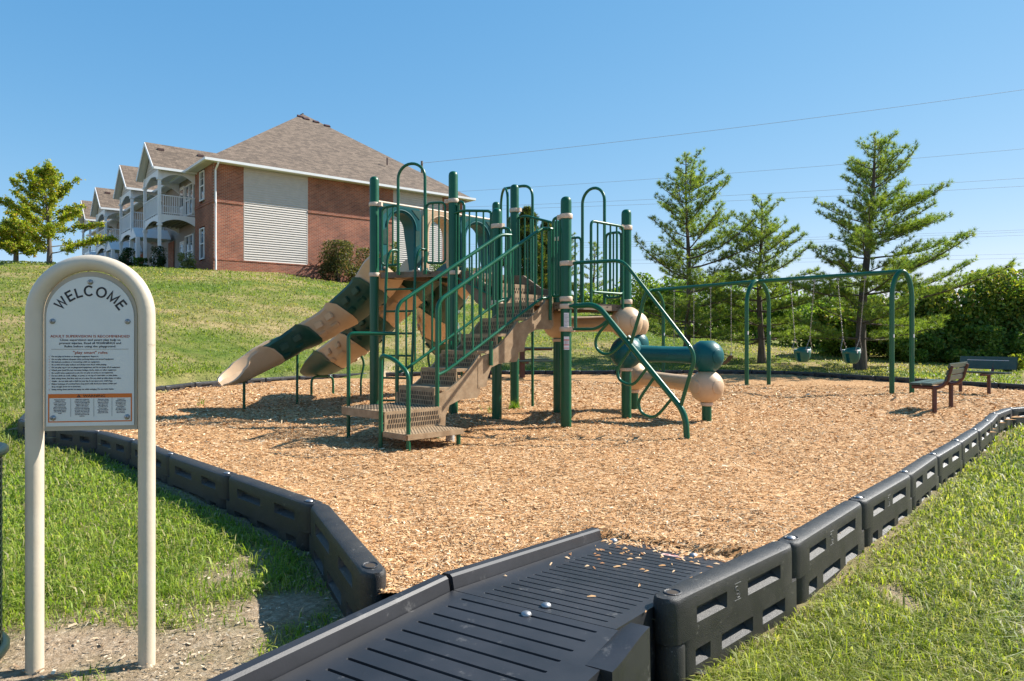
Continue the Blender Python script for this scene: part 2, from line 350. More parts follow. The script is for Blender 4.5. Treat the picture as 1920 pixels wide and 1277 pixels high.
Zg += np.where(dist < 9, .012*wnoise(GX, GY, 11, 5)+.006*wnoise(GX, GY, 37, 9), .02*wnoise(GX, GY, 2.2, 5))
ins = inside(GX, GY); Zg = np.where(ins & (ring_dist(GX, GY) > .06), -.35, Zg)
Zg = np.where(on_ramp(GX, GY, -.02), np.minimum(Zg, -.2), Zg)
ny, nx = GX.shape; idx = np.arange(nx*ny).reshape(ny, nx)
F4 = np.stack([idx[:-1, :-1], idx[:-1, 1:], idx[1:, 1:], idx[1:, :-1]], -1).reshape(-1, 4)
soil = soil_amount(GX.ravel(), GY.ravel())
# mulch bed strip along the building's side wall
BA = Vector((.775, .632, 0)); BB = Vector((-.632, .775, 0)); B0 = Vector((-15.5, 37.15, 4.6))
bt = (GX.ravel()-B0.x)*BA.x+(GY.ravel()-B0.y)*BA.y; bs = (GX.ravel()-B0.x)*BB.x+(GY.ravel()-B0.y)*BB.y
mulch = ((bt > 4.6) & (bt < 17) & (bs > -1.7) & (bs < 1)).astype(float)
def lawn_mat():
    m = bpy.data.materials.new('lawn'); m.use_nodes = True
    n = m.node_tree.nodes; l = m.node_tree.links; b = n['Principled BSDF']; b.inputs['Roughness'].default_value = .95; b.inputs['Specular IOR Level'].default_value = .1
    tc = n.new('ShaderNodeTexCoord')
    def noise(s, d, r=.6):
        t = n.new('ShaderNodeTexNoise'); t.inputs['Scale'].default_value = s; t.inputs['Detail'].default_value = d; t.inputs['Roughness'].default_value = r; l.new(tc.outputs['Object'], t.inputs[0]); return t
    def ramp(src, stops):
        r = n.new('ShaderNodeValToRGB'); e = r.color_ramp.elements
        while len(e) < len(stops): e.new(.5)
        for k, (p, c) in zip(e, stops): k.position = p; k.color = (*c, 1)
        l.new(src, r.inputs[0]); return r.outputs[0]
    def mix(f, a, c, mode='MIX'):
        x = n.new('ShaderNodeMix'); x.data_type = 'RGBA'; x.blend_type = mode
        if isinstance(f, float): x.inputs[0].default_value = f
        else: l.new(f, x.inputs[0])
        l.new(a, x.inputs[6]); l.new(c, x.inputs[7]); return x.outputs[2]
    big = ramp(noise(.28, 5, .65).outputs[0], [(.38, (.11, .165, .03)), (.5, (.2, .21, .065)), (.6, (.36, .28, .15))])
    mid = ramp(noise(2.6, 6, .7).outputs[0], [(.32, (.5, .58, .45)), (.68, (1.3, 1.25, 1.25))])
    fin = ramp(noise(46, 4, .8).outputs[0], [(.34, (.42, .45, .35)), (.68, (1.45, 1.4, 1.3))])
    c = mix(.9, mix(.85, big, mid, 'MULTIPLY'), fin, 'MULTIPLY')
    so_ = ramp(noise(34, 6, .8).outputs[0], [(.28, (.2, .135, .08)), (.5, (.44, .325, .215)), (.72, (.66, .54, .4))])
    at = n.new('ShaderNodeAttribute'); at.attribute_name = 'tint'; sx = n.new('ShaderNodeSeparateColor'); l.new(at.outputs['Color'], sx.inputs[0])
    c = mix(sx.outputs[0], c, so_)
    mu = ramp(noise(20, 5, .8).outputs[0], [(.3, (.03, .02, .016)), (.7, (.1, .065, .045))]); c = mix(sx.outputs[1], c, mu)
    l.new(c, b.inputs['Base Color'])
    bn = n.new('ShaderNodeBump'); bn.inputs['Strength'].default_value = .9; bn.inputs['Distance'].default_value = .04; l.new(noise(24, 6, .8).outputs[0], bn.inputs['Height']); l.new(bn.outputs[0], b.inputs['Normal'])
    return m
lawn = np_mesh('lawn', np.stack([GX.ravel(), GY.ravel(), Zg.ravel()], -1), F4, None, lawn_mat(), np.stack([soil, mulch, 0*soil], -1), smooth=True)
tag(lawn, 'sloping lawn rising from the playground to the brick apartment building', kind='structure')
# ------------------------------------------------------------------ wood chip bed
def bed_z(x, y):
    z = .022*wnoise(x, y, 1.7, 12)+.016*wnoise(x, y, 5.3, 20)+.008*wnoise(x, y, 17, 31)
    rd = ring_dist(x, y); z = z+np.clip(.5-rd, 0, .5)*.06
    s = (x-RJ.x)*RU.x+(y-RJ.y)*RU.y; t = (x-RJ.x)*RV.x+(y-RJ.y)*RV.y
    k = np.clip(1-np.maximum(np.maximum(s-1.2, 0), np.maximum(np.maximum(-.1-t, 0), np.maximum(t-.8, 0)))/.5, 0, 1)*(s > -.2)
    z = z+k*.03
    for hx_, hy_, hr in ((6.03, 14.83, .7), (6.64, 13.98, .7), (4.35, 17.7, .7), (4.9, 16.7, .7), (-4.3, 10.3, .55), (-3.5, 13.6, .55), (-.7, 13.9, .5)): z = z-.075*np.exp(-((x-hx_)**2+(y-hy_)**2)/hr**2)
    w = np.clip((1.31-s)/.14, 0, 1)*np.clip((.88-t)/.12, 0, 1)*np.clip((t+.16)/.1, 0, 1); w = w*w*(3-2*w)
    return z*(1-w)+w*(.115-.085*s-.04)
hx = grid_lines(-7, 10.8, -2.2, 3.4, .06, 1.1, .3); hy = grid_lines(2.2, 21, 2.3, 6.5, .06, 1.1, .3)
HX, HY = np.meshgrid(hx, hy); HZ = bed_z(HX, HY); ny, nx = HX.shape; idx = np.arange(nx*ny).reshape(ny, nx)
F4 = np.stack([idx[:-1, :-1], idx[:-1, 1:], idx[1:, 1:], idx[1:, :-1]], -1).reshape(-1, 4)
cx_, cy_ = (HX[:-1, :-1]+HX[1:, 1:]).ravel()/2, (HY[:-1, :-1]+HY[1:, 1:]).ravel()/2
F4 = F4[inside(cx_, cy_)]
def bed_mat():
    m = bpy.data.materials.new('chip_bed'); m.use_nodes = True
    n = m.node_tree.nodes; l = m.node_tree.links; b = n['Principled BSDF']; b.inputs['Roughness'].default_value = .9; b.inputs['Specular IOR Level'].default_value = .1
    tc = n.new('ShaderNodeTexCoord')
    v = n.new('ShaderNodeTexVoronoi'); v.inputs['Scale'].default_value = 34; v.inputs['Randomness'].default_value = 1
    mp = n.new('ShaderNodeMapping'); mp.inputs['Scale'].default_value = (1, 1.7, 1); mp.inputs['Rotation'].default_value = (0, 0, .6); l.new(tc.outputs['Object'], mp.inputs[0]); l.new(mp.outputs[0], v.inputs[0])
    sp = n.new('ShaderNodeSeparateColor'); l.new(v.outputs['Color'], sp.inputs[0])
    r = n.new('ShaderNodeValToRGB'); e = r.color_ramp.elements; e.new(.4); e.new(.75)
    for k, (p, c) in zip(e, [(0, (.15, .072, .03)), (.35, (.38, .2, .082)), (.7, (.53, .305, .145)), (1, (.66, .45, .25))]): k.position = p; k.color = (*c, 1)
    l.new(sp.outputs[0], r.inputs[0]); l.new(r.outputs[0], b.inputs['Base Color'])
    bn = n.new('ShaderNodeBump'); bn.inputs['Strength'].default_value = 1; bn.inputs['Distance'].default_value = .02; l.new(sp.outputs[1], bn.inputs['Height']); l.new(bn.outputs[0], b.inputs['Normal'])
    return m
bed = np_mesh('wood_chip_ground', np.stack([HX.ravel(), HY.ravel(), HZ.ravel()], -1), F4, None, bed_mat(), smooth=True)
tag(bed, 'flat bed of tan wood chips inside the black border', kind='structure')
def chips(N, rmin, rmax, size):
    # scattered with density falling with distance from the front of the bed
    u = RNG.random(N); r = rmin*(rmax/rmin)**u; a = RNG.uniform(-.66, .72, N); x = r*np.sin(a); y = r*np.cos(a)
    s = (x-RJ.x)*RU.x+(y-RJ.y)*RU.y; t = (x-RJ.x)*RV.x+(y-RJ.y)*RV.y
    off = (s < 1.165+.05*np.sin(t*40)+.03*RNG.random(N)) & (t > -.06) & (t < .8)
    k = inside(x, y) & ~off; x, y, r = x[k], y[k], r[k]; n = len(x)
    L = RNG.gamma(5, size/5, n)*np.clip(r/6, .8, 2.2)*.5; Wd = L*RNG.uniform(.14, .34, n); az = RNG.uniform(0, 2*pi, n); tl = RNG.normal(0, .2, n); rl = RNG.normal(0, .33, n)
    d = np.stack([np.cos(az)*np.cos(tl), np.sin(az)*np.cos(tl), np.sin(tl)], -1)
    w = np.stack([-np.sin(az)*np.cos(rl), np.cos(az)*np.cos(rl), np.sin(rl)], -1)
    nn = np.cross(d, w)
    c = np.stack([x, y, bed_z(x, y)+RNG.uniform(.002, .014, n)+np.abs(np.sin(tl))*L*.5], -1)
    L = L[:, None]; Wd = Wd[:, None]; tk = Wd*.35; bw = RNG.normal(0, .08, (n, 1))*L
    v = np.stack([c-d*L-w*Wd*.7, c-d*L*.9+w*Wd*.6, c-w*Wd+nn*(tk+bw), c+w*Wd+nn*(bw), c+d*L*.95-w*Wd*.6, c+d*L+w*Wd*.5], 1).reshape(-1, 3)
    b = (np.arange(n)*6)[:, None]; F = np.concatenate([b+np.array([0, 2, 3, 1]), b+np.array([2, 4, 5, 3])])
    pal = np.array([(.6, .365, .18), (.5, .275, .12), (.67, .455, .255), (.4, .2, .08), (.77, .61, .41), (.2, .1, .045)])
    p = pal[RNG.choice(6, n, p=[.29, .23, .21, .13, .09, .05])]*RNG.uniform(.8, 1.18, (n, 1))*(.99+.13*wnoise(x, y, 1.1, 44)+.1*wnoise(x, y, 3.7, 7))[:, None]
    return v, F, np.repeat(p, 6, 0)
V, F, T = chips(380000, 2.6, 17, .0195)
ch = np_mesh('wood_chips', V, F, None, CHIP, T); tag(ch, 'loose tan wood chips covering the playground bed', 'wood chips', kind='stuff')
# chips spilled on the ramp are added with the ramp
# ------------------------------------------------------------------ grass blades
def blades(x, y, h, wd, pal, prob, lean=.5, z=None):
    lean = lean+.25
    n = len(x); z = ground(x, y)+.0 if z is None else z
    az = RNG.uniform(0, 2*pi, n); ln = np.abs(RNG.normal(lean, .3, n)); h = h*RNG.gamma(7, 1/7, n)
    d = np.stack([np.cos(az), np.sin(az), 0*az], -1); fa = az+RNG.uniform(.9, 2.2, n); s = np.stack([np.cos(fa), np.sin(fa), 0*fa], -1)*(wd/2)[:, None]
    p = np.stack([x, y, z-.004], -1); up = np.array([0, 0, 1.])
    m = p+d*(h*ln*.32)[:, None]+up*(h*.6)[:, None]; t = p+d*(h*ln*1.05)[:, None]+up*(h*np.clip(1-ln*.42, .25, 1))[:, None]
    V = np.stack([p-s, p+s, m-s*.8, m+s*.8, t], 1).reshape(-1, 3); b = (np.arange(n)*5)[:, None]
    k_ = .25 if np.mean(y) < 10 else .1; c = np.array(pal)[RNG.choice(len(pal), n, p=prob)]*RNG.uniform(1-k_, 1+k_, (n, 1))
    return V, b+np.array([0, 1, 3, 2]), b+np.array([2, 3, 4]), np.repeat(c, 5, 0)
def scatter(N, rmin, rmax, a0=-.68, a1=.72):
    u = RNG.random(N); r = rmin*(rmax/rmin)**u; a = RNG.uniform(a0, a1, N); return r*np.sin(a), r*np.cos(a), r
def lawn_filter(x, y, keep_soil=.06):
    k = ~inside(x, y) & ~on_ramp(x, y, .0) & (ring_dist(x, y) > .055); k &= RNG.random(len(x)) > soil_amount(x, y)*1.2
    bt = (x-B0.x)*BA.x+(y-B0.y)*BA.y; bs = (x-B0.x)*BB.x+(y-B0.y)*BB.y
    return k & ~((bs > -.3) & (bt > -.2)) & ~((bs > -1.7) & (bt > 4.6) & (bs < 1))
GP = [(.17, .22, .035), (.23, .28, .045), (.32, .35, .075), (.1, .15, .025), (.4, .35, .16), (.5, .44, .26)]
parts = []
x, y, r = scatter(360000, 2.0, 7.5, -.72, .74); k = lawn_filter(x, y); pz = .5+.5*wnoise(x, y, 1.3, 40)+.25*wnoise(x, y, 6, 11)
k &= RNG.random(len(x)) < .4+.65*pz; x, y, r, pz = x[k], y[k], r[k], pz[k]
# right of the ramp the grass is longer, paler and drier
rt = x > .4
hh = np.where(rt, .055, .044)*np.clip(.6+.8*pz, .35, 1.6)*np.clip(ring_dist(x, y)/.35+.25, .5, 1)
wd = np.clip(.0011*r, .0028, .02)*np.where(RNG.random(len(x)) < .18, 2.1, 1)
V1 = blades(x[~rt], y[~rt], hh[~rt], wd[~rt], [(.19, .28, .035), (.26, .35, .045), (.35, .41, .07), (.11, .18, .025), (.42, .37, .16), (.52, .45, .26)], [.22, .25, .27, .1, .1, .06], .6)
near_b = (ring_dist(x, y)+.25*wnoise(x, y, 2.1, 17) < .75) & rt; far_b = rt & ~near_b
V2 = blades(x[far_b], y[far_b], hh[far_b]*1.1, wd[far_b], GP+[(.36, .41, .25)], [.15, .19, .21, .07, .1, .08, .2], .85)
V7 = blades(x[near_b], y[near_b], hh[near_b], wd[near_b], [(.22, .27, .035), (.31, .35, .05), (.4, .41, .085), (.13, .18, .025), (.45, .39, .19)], [.24, .27, .26, .09, .14], .65)
x, y, r = scatter(80000, 7, 16, -.72, .72); k = lawn_filter(x, y); x, y, r = x[k], y[k], r[k]
dry = .5+.5*wnoise(x, y, .55, 50); gpp = [(.16, .22, .035), (.22, .265, .05), (.29, .3, .08), (.38, .33, .15)]
V3 = blades(x, y, np.full(len(x), .055), np.clip(.0015*r, .008, .03), gpp, [.3, .33, .22, .15], .5)
x, y, r = scatter(90000, 15, 46, -.72, .62); k = lawn_filter(x, y); x, y, r = x[k], y[k], r[k]
dry = .5+.5*wnoise(x, y, .45, 50)+.45*wnoise(x, y, 1.3, 22); w1 = dry > .56
V4 = blades(x[w1], y[w1], np.full(w1.sum(), .06), np.clip(.0014*r[w1], .012, .05), [(.37, .31, .14), (.3, .28, .09), (.21, .245, .055)], [.35, .4, .25], .6)
V5 = blades(x[~w1], y[~w1], np.full((~w1).sum(), .06), np.clip(.0014*r[~w1], .012, .05), [(.16, .225, .035), (.21, .26, .05), (.27, .285, .075)], [.35, .4, .25], .5)
wx = np.concatenate([RNG.normal(.05, .05, 60), RNG.normal(-4.75, .03, 14), RNG.normal(-.3, .05, 20)]); wy = np.concatenate([RNG.normal(10.22, .03, 60), RNG.normal(10.9, .03, 14), RNG.normal(9.7, .05, 20)])
V6 = blades(wx, wy, np.full(len(wx), .13), np.full(len(wx), .008), [(.13, .24, .03), (.2, .3, .04)], [.5, .5], .5, z=bed_z(wx, wy))
Vs, Q, Tr, Cs, o = [], [], [], [], 0
for a in (V1, V2, V7, V3, V4, V5, V6):
    Vs.append(a[0]); Q.append(a[1]+o); Tr.append(a[2]+o); Cs.append(a[3]); o += len(a[0])
g = np_mesh('grass', np.concatenate(Vs), np.concatenate(Q), np.concatenate(Tr), GRASS, np.concatenate(Cs))
tag(g, 'short green and dry grass blades of the lawn around the playground', 'grass', kind='stuff')
# straw and pale bark bits on the bare soil by the sign
n = 2600; x = RNG.normal(-1.4, .5, n); y = RNG.normal(2.6, .28, n); x2 = RNG.normal(-1.15, .25, 1200); y2 = RNG.normal(3.3, .38, 1200); x = np.concatenate([x, x2]); y = np.concatenate([y, y2])
k = (soil_amount(x, y) > .2) & ~inside(x, y) & ~on_ramp(x, y, .03); x, y = x[k], y[k]; n = len(x)
az = RNG.uniform(0, 2*pi, n); L = RNG.gamma(4, .0014, n)[:, None]; d = np.stack([np.cos(az), np.sin(az), RNG.normal(0, .15, n)], -1); w = np.stack([-np.sin(az), np.cos(az), RNG.normal(0, .4, n)], -1)
c = np.stack([x, y, ground(x, y)+.012], -1); wdt = L*RNG.uniform(.15, .4, (n, 1))
V = np.stack([c-d*L-w*wdt, c+d*L-w*wdt*.7, c+d*L*.9+w*wdt, c-d*L*.8+w*wdt], 1).reshape(-1, 3)
pal = np.array([(.5, .38, .25), (.38, .27, .165), (.6, .5, .36), (.27, .18, .11), (.47, .38, .27)]); tc_ = pal[RNG.choice(5, n)]*RNG.uniform(.8, 1.15, (n, 1))
t = np_mesh('bark_debris', V, (np.arange(n)*4)[:, None]+np.arange(4), None, CHIP, np.repeat(tc_, 4, 0)); tag(t, 'pale bark bits and gravel on bare soil below the welcome sign', 'debris', kind='stuff')
# ------------------------------------------------------------------ ramp
ramp = thing('access_ramp', (RJ.x, RJ.y, 0), 'black plastic two panel access ramp with grooved tread leading into the wood chips', 'ramp')
def rp(s, t, h, sl): return RJ+RU*s+RV*t+Vector((0, 0, sl*s+h))
def panel(name, s0, s1, sl, t1, grooves, ta, tb, gw=.0125, dep=.014):
    S = {s0, s1}; low = set()
    for g_ in grooves:
        a = [g_-gw/2, g_-gw/2+.003, g_+gw/2-.003, g_+gw/2]; S |= set(a); low |= {a[1], a[2]}
    S = sorted(S); T = [0, ta, ta+.006, tb-.006, tb, t1]; vs = []; fs = []
    for s in S:
        for j, t in enumerate(T): vs.append(rp(s, t, -dep if (s in low and j in (2, 3)) else 0, sl))
    nT = len(T)
    for i in range(len(S)-1):
        for j in range(nT-1): fs.append((i*nT+j, i*nT+j+1, (i+1)*nT+j+1, (i+1)*nT+j))
    m = MB().add(vs, fs)
    # right side wall, ends, underside
    for (sa, ta_, sb, tb_) in ((s0, t1, s1, t1), (s0, 0, s0, t1), (s1, 0, s1, t1)):
        a, b = rp(sa, ta_, 0, sl), rp(sb, tb_, 0, sl); m.add([a, b, Vector((b.x, b.y, -.2)), Vector((a.x, a.y, -.2))], [(0, 1, 2, 3)])
    return m.build(name, RAMPM, ramp)
p1 = panel('ramp_panel', -1.3, -.002, .012, .7, [-.05-.075*i for i in range(16)], .072, .585)
p2 = panel('ramp_panel', .002, 1.3, -.085, .625, [.05+.056*i for i in range(19)], .1, .575, .0105, .01)
def curb(s0, s1, sl, parent, t0=-.062, t1=-.004, h=.05):
    m = MB(); n = 8; vs = []; fs = []
    for i in range(n+1):
        s = s0+(s1-s0)*i/n
        for t, q in ((t0, -.3), (t0, h-.008), (t0+.008, h), (t1-.018, h), (t1-.008, h-.008), (t1, .0), (t1, -.3)): vs.append(rp(s, t, q, sl))
    for i in range(n):
        for k in range(6): fs.append((i*7+k, i*7+k+1, (i+1)*7+k+1, (i+1)*7+k))
    fs += [tuple(range(7)), tuple(n*7+k for k in range(7))]
    return m.add(vs, fs).build('side_curb', RAMPM, parent, smooth=35)
curb(-1.3, -.012, .012, p1); curb(.012, 1.2, -.085, p2)
m = MB(); vs = []; fs = []
for i in range(9):
    q = i/8; s = -.26+.26*q; h = .03*(q*q*(3-2*q))+.002
    for t, z in ((.655-.02*q, .001), (.675, h), (.735, h), (.74, -.3)): vs.append(rp(s, t, z, .012))
for i in range(8):
    for k in range(3): fs.append((i*4+k, i*4+k+1, (i+1)*4+k+1, (i+1)*4+k))
fs += [(0, 1, 2, 3), (32, 33, 34, 35)]
m.add(vs, fs).build('end_fin', RAMPM, p1, smooth=40)
for s, t in ((-.05, .335), (.05, .35)):
    c = rp(s, t, 0, 0); MB().lathe(c, [(.0175, 0), (.0175, .003), (.0145, .008), (.0075, .0112), (0, .012)], 14).build('bolt', STEEL, p1 if s < 0 else p2, smooth=50)
for s, t in ((1.2, .06), (1.17, .47)):
    c = rp(s, t, 0, -.085); MB().lathe(c, [(.02, 0), (.02, .004), (.016, .01), (0, .014)], 12).build('bolt', STEEL, p2, smooth=50)
m = MB(); m.box(rp(1.095, .4, .002, -.085), (.1, .032, .003), (RV, RU+Vector((0, 0, -.085)), Vector((0, 0, 1)))); lb = m.build('warning_sticker', PINKL, p2)
m = MB()
for k in range(3): m.box(rp(1.095+(.008 if k == 1 else -.004), .375+.022*k, .0045, -.085), (.018, .003, .001), (RV, RU+Vector((0, 0, -.085)), Vector((0, 0, 1))))
m.build('sticker_print', LABELR, lb)
# chips spilled on it
V = []; F = []; T = []; pal = [(.5, .305, .15), (.42, .235, .105), (.6, .42, .25), (.3, .15, .07)]
for k in range(420):
    s = 1.18-abs(random.gauss(0, .32)) if k < 80 else random.uniform(1.16, 1.32)-.05*random.random()**2; t = random.uniform(.03, .66)
    if s < .03: continue
    c = rp(s, t, .004, -.085); a = random.uniform(0, pi); L = random.uniform(.006, .017); w = L*random.uniform(.2, .4); d = Vector((math.cos(a), math.sin(a), random.uniform(-.1, .1))); e = Vector((-d.y, d.x, .1))
    V += [c-d*L-e*w, c+d*L-e*w*.6, c+d*L*.9+e*w, c-d*L+e*w*.7, c+Vector((0, 0, .005))]; b = len(V)-5; F += [(b, b+1, b+4), (b+1, b+2, b+4), (b+2, b+3, b+4), (b+3, b, b+4)]; T += [random.choice(pal)]*5
t = np_mesh('wood_chip_scraps', np.array([tuple(v) for v in V]), None, np.array(F), CHIP, np.array(T)); tag(t, 'stray wood chips lying on the black grooved ramp', 'wood chips', kind='stuff')

# ------------------------------------------------------------------ border timbers
def timber_block(m, x0, x1, z0, z1, wins, th=.05, dep=.034, flat_top=False):
    X = {x0, x0+.012, x0+.04, x1-.04, x1-.012, x1}; Z = {z0, z0+.006, z1-.02, z1-.006, z1}
    for a, b, c, d in wins: X |= {a, a+.014, b-.014, b}; Z |= {c, c+.024, d-.007, d}
    X = sorted(X); Z = sorted(Z)
    def ep(x):
        k = min(x-x0, x1-x); return .3 if k < .001 else .72 if k < .02 else 1
    def tp(z):
        if flat_top: return 1
        k = z1-z; return .74 if k < .001 else .92 if k < .01 else 1
    def rec(x, z):
        for a, b, c, d in wins:
            if a+.01 < x < b-.01 and c+.02 < z < d-.005: return dep
        return 0
    nX, nZ = len(X), len(Z); fr = []; bk = []
    for z in Z:
        for x in X:
            y = th*ep(x)*tp(z)-rec(x, z); fr.append((x, -y, z)); bk.append((x, y, z))
    o = nX*nZ; fs = []
    for j in range(nZ-1):
        for i in range(nX-1):
            a = j*nX+i; fs.append((a, a+1, a+nX+1, a+nX)); fs.append((o+a, o+a+nX, o+a+nX+1, o+a+1))
    for i in range(nX-1): a = (nZ-1)*nX+i; fs.append((a, a+1, o+a+1, o+a)); fs.append((i, o+i, o+i+1, i+1))
    for j in range(nZ-1): a = j*nX; fs.append((a, a+nX, o+a+nX, o+a)); a += nX-1; fs.append((a, o+a, o+a+nX, a+nX))
    m.add(fr+bk, fs)
TL = .95
MARKM = mat('worn_grey_mark', (.1, .1, .1), (.2, .2, .19), 90, .6)
def timber_mesh():
    m = MB()
    timber_block(m, 0, TL-.004, .15, .305, [(.15, .36, .195, .25), (.52, .8, .195, .25)])
    timber_block(m, .055, TL+.04, 0, .1505, [(.14, .24, .05, .105), (.32, .56, .05, .105), (.64, .84, .05, .105)], th=.0497, flat_top=True)
    return m
tm = timber_mesh().build('border_timber', BORDER, smooth=38); tme = tm.data; bpy.data.objects.remove(tm)
tm2 = tme.copy(); tm2.materials[0] = BORDER2
cap = MB().lathe((.075, 0, .3045), [(.03, 0), (.031, .003), (.028, .005), (.025, .0015), (.0, .0013)], 18); cp_ = cap.build('stake_socket', BORDER, smooth=40); cap_me = cp_.data; bpy.data.objects.remove(cp_)
hol = MB().lathe((.075, 0, .3058), [(.0245, 0), (.0, .0008)], 16); hp_ = hol.build('stake_head_or_hole_shade', HOLE); hol_me = hp_.data; bpy.data.objects.remove(hp_)  # flat dark disc, painted shade of an empty stake hole
stl = MB().lathe((.08, .004, .3055), [(.019, 0), (.017, .004), (.009, .007), (0, .008)], 14); sp_ = stl.build('stake_head_or_hole_shade', STEEL, smooth=50); stl_me = sp_.data; bpy.data.objects.remove(sp_)
ORD = 'first second third fourth fifth sixth seventh eighth ninth tenth eleventh twelfth thirteenth fourteenth fifteenth sixteenth seventeenth eighteenth nineteenth twentieth'.split()
TG = 'black plastic border timbers round the playground bed'
def timber(a, b, label, steel=True, old=False):
    a = Vector((*a, 0)); b = Vector((*b, 0)); d = b-a; mid = (a+b)/2
    z = min(-.172, gz(mid.x, mid.y)-.0) if False else -.175
    o = bpy.data.objects.new('border_timber', tm2 if old else tme); COL.objects.link(o)
    o.location = (a.x, a.y, z); o.rotation_euler = (random.uniform(-.02, .02), random.uniform(-.006, .006), math.atan2(d.y, d.x)); o.scale = (d.length/TL, 1, 1)
    tag(o, label, 'border timber', TG)
    for me, nm in ((cap_me, 'stake_socket'), (stl_me if steel else hol_me, 'stake_head_or_hole_shade')):
        c = bpy.data.objects.new(nm, me); COL.objects.link(c); c.parent = o
    return o
rt_units = []
for i in range(len(RIGHT)-1):
    lab = ('black border timber beside the ramp on its right, nearest the camera', 'black border timber second from the ramp along the right edge')[i] if i < 2 else 'black border timber, %s from the ramp along the right edge beside the lawn' % ORD[i]
    rt_units.append(timber(RIGHT[i], RIGHT[i+1], lab, steel=i > 0, old=i < 4))
m = MB().lathe((.06, 0, .002), [(.05, 0), (.05, .13), (.046, .142), (.035, .148), (0, .149)], 20); e_ = m.build('end_coupler', BORDER2, smooth=40); e_.parent = rt_units[0]
m = MB().lathe((.16, -.06, -.005), [(.018, 0), (.018, .03), (0, .031)], 12); e_ = m.build('drain_plug', BORDER2, smooth=40); e_.parent = rt_units[0]
for o in rt_units[:3]:    # small moulded mark between the upper slots
    m = MB()
    for k, z in ((0, .262), (1, .2)): m.box((.44, -.0502, z), (.05, .002, .002))
    m.tube([(.432+.012*math.cos(t), -.0505, .244+.007*math.sin(t)) for t in np.linspace(.3, 4.4, 9)], .0012, 5); m.tube([(.436+.012*math.cos(t), -.0505, .228+.007*math.sin(t)) for t in np.linspace(1.6, -2.2, 9)], .0012, 5)
    m.tube([(.45, -.0505, .215), (.456, -.0505, .22)], .0012, 5); m.tube([(.43, -.0505, .212), (.44, -.0505, .208), (.452, -.0505, .209)], .0012, 5)
    e_ = m.build('moulded_mark', MARKM, smooth=40); e_.parent = o
for i in range(len(LEFT)-1):
    k = len(LEFT)-2-i; n_ = k
    lab = 'black border timber beside the ramp on its left, sloping away from it' if k == 0 else 'black border timber, %s from the ramp along the shaded left edge' % ORD[k]
    timber(LEFT[i+1], LEFT[i], lab, steel=k > 0, old=True)
nf = len(FARR)-1; ref_i = min(range(nf), key=lambda i: abs(FARR[i][0]-.3)+(0 if FARR[i][1] > 18 else 99))
for i in range(nf):
    if i < ref_i: lab = 'black border timber of the far edge, %s to the right of the picnic table' % ORD[ref_i-i-1]
    elif i == ref_i: lab = 'black border timber of the far edge directly behind the picnic table'
    elif i-ref_i-1 < 20: lab = 'grey black border timber of the far edge, %s to the left of the picnic table' % ORD[i-ref_i-1]
    else: lab = 'black border timber of the left edge hidden behind the welcome sign'
    timber(FARR[i], FARR[i+1], lab)

# ------------------------------------------------------------------ play structure
TH = math.radians(44.65); U = Vector((math.cos(TH), math.sin(TH), 0)); VV = Vector((U.y, -U.x, 0)); ZZ = Vector((0, 0, 1))
C = Vector((.619, 8.183, 0)); Dp = Vector((1.439, 8.993, 0)); E = Vector((-.191, 9.003, 0)); K = Vector((.629, 9.813, 0))
B = Vector((-.783, 9.524, 0)); Fp = Vector((.037, 10.334, 0)); A = Vector((-1.894, 9.829, 0)); G = Vector((-.254, 11.448, 0))
play = thing('play_structure', (.2, 9.4, 0), 'green and tan playground climber with decks, stairs, three slides and ball beams', 'play structure')
def pc(s, v, z): return C+U*s+VV*v+ZZ*z
Z1, Z2 = 1.43, 1.92
PR = .0625
def post(P, top, r=PR):
    m = MB().lathe(P, [(r, -.15), (r, top-r*.95), (r*.93, top-r*.5), (r*.72, top-r*.2), (r*.4, top-r*.04), (0, top)], 24)
    return m.build('post', GREENP, play, smooth=40)
def clamp(P, z, parent, h=.055, ang=None):
    r = PR+.012
    m = MB().lathe(P+ZZ*z, [(PR-.002, -h/2), (r-.004, -h/2), (r, -h/2+.006), (r, h/2-.006), (r-.004, h/2), (PR-.002, h/2)], 24)
    if ang is not None:
        d = Vector((math.cos(ang), math.sin(ang), 0)); e = Vector((-d.y, d.x, 0)); m.box(P+ZZ*z+d*(r+.018), (.05, .05, h*.95), (d, e, ZZ))
        m.lathe(P+ZZ*z+d*(r+.02)+e*.026, [(.009, 0), (.009, .006), (0, .009)], 8, axis=e)
    return m.build('clamp', CLAMP, parent, smooth=35)
def ang(a, b): return math.atan2((b-a).y, (b-a).x)
posts = {}
for n_, P, t in (('A', A, 3.237), ('B', B, 3.237), ('F', Fp, 3.237), ('G', G, 3.2), ('C', C, 2.633), ('D', Dp, 2.633), ('E', E, 2.65), ('K', K, 2.63)): posts[n_] = post(P, t)
for n_, P, zs in (('A', A, ((2.85, B), (1.885, None))), ('B', B, ((2.84, A), (1.885, E))), ('F', Fp, ((2.86, K), (1.885, None))), ('G', G, ((2.86, Fp), (1.885, None))),
                  ('C', C, ((2.405, E), (1.865, pc(0, 1, 0)), (1.46, None), (1.375, pc(0, 1, 0)), (1.115, pc(0, 1, 0)))), ('D', Dp, ((2.4, C), (1.47, None))), ('E', E, ((2.42, C), (1.46, None), (.72, B))), ('K', K, ((2.37, Dp), (1.46, None)))):
    for z, q in zs: clamp(P, z, posts[n_], ang=ang(P, q) if q else None)
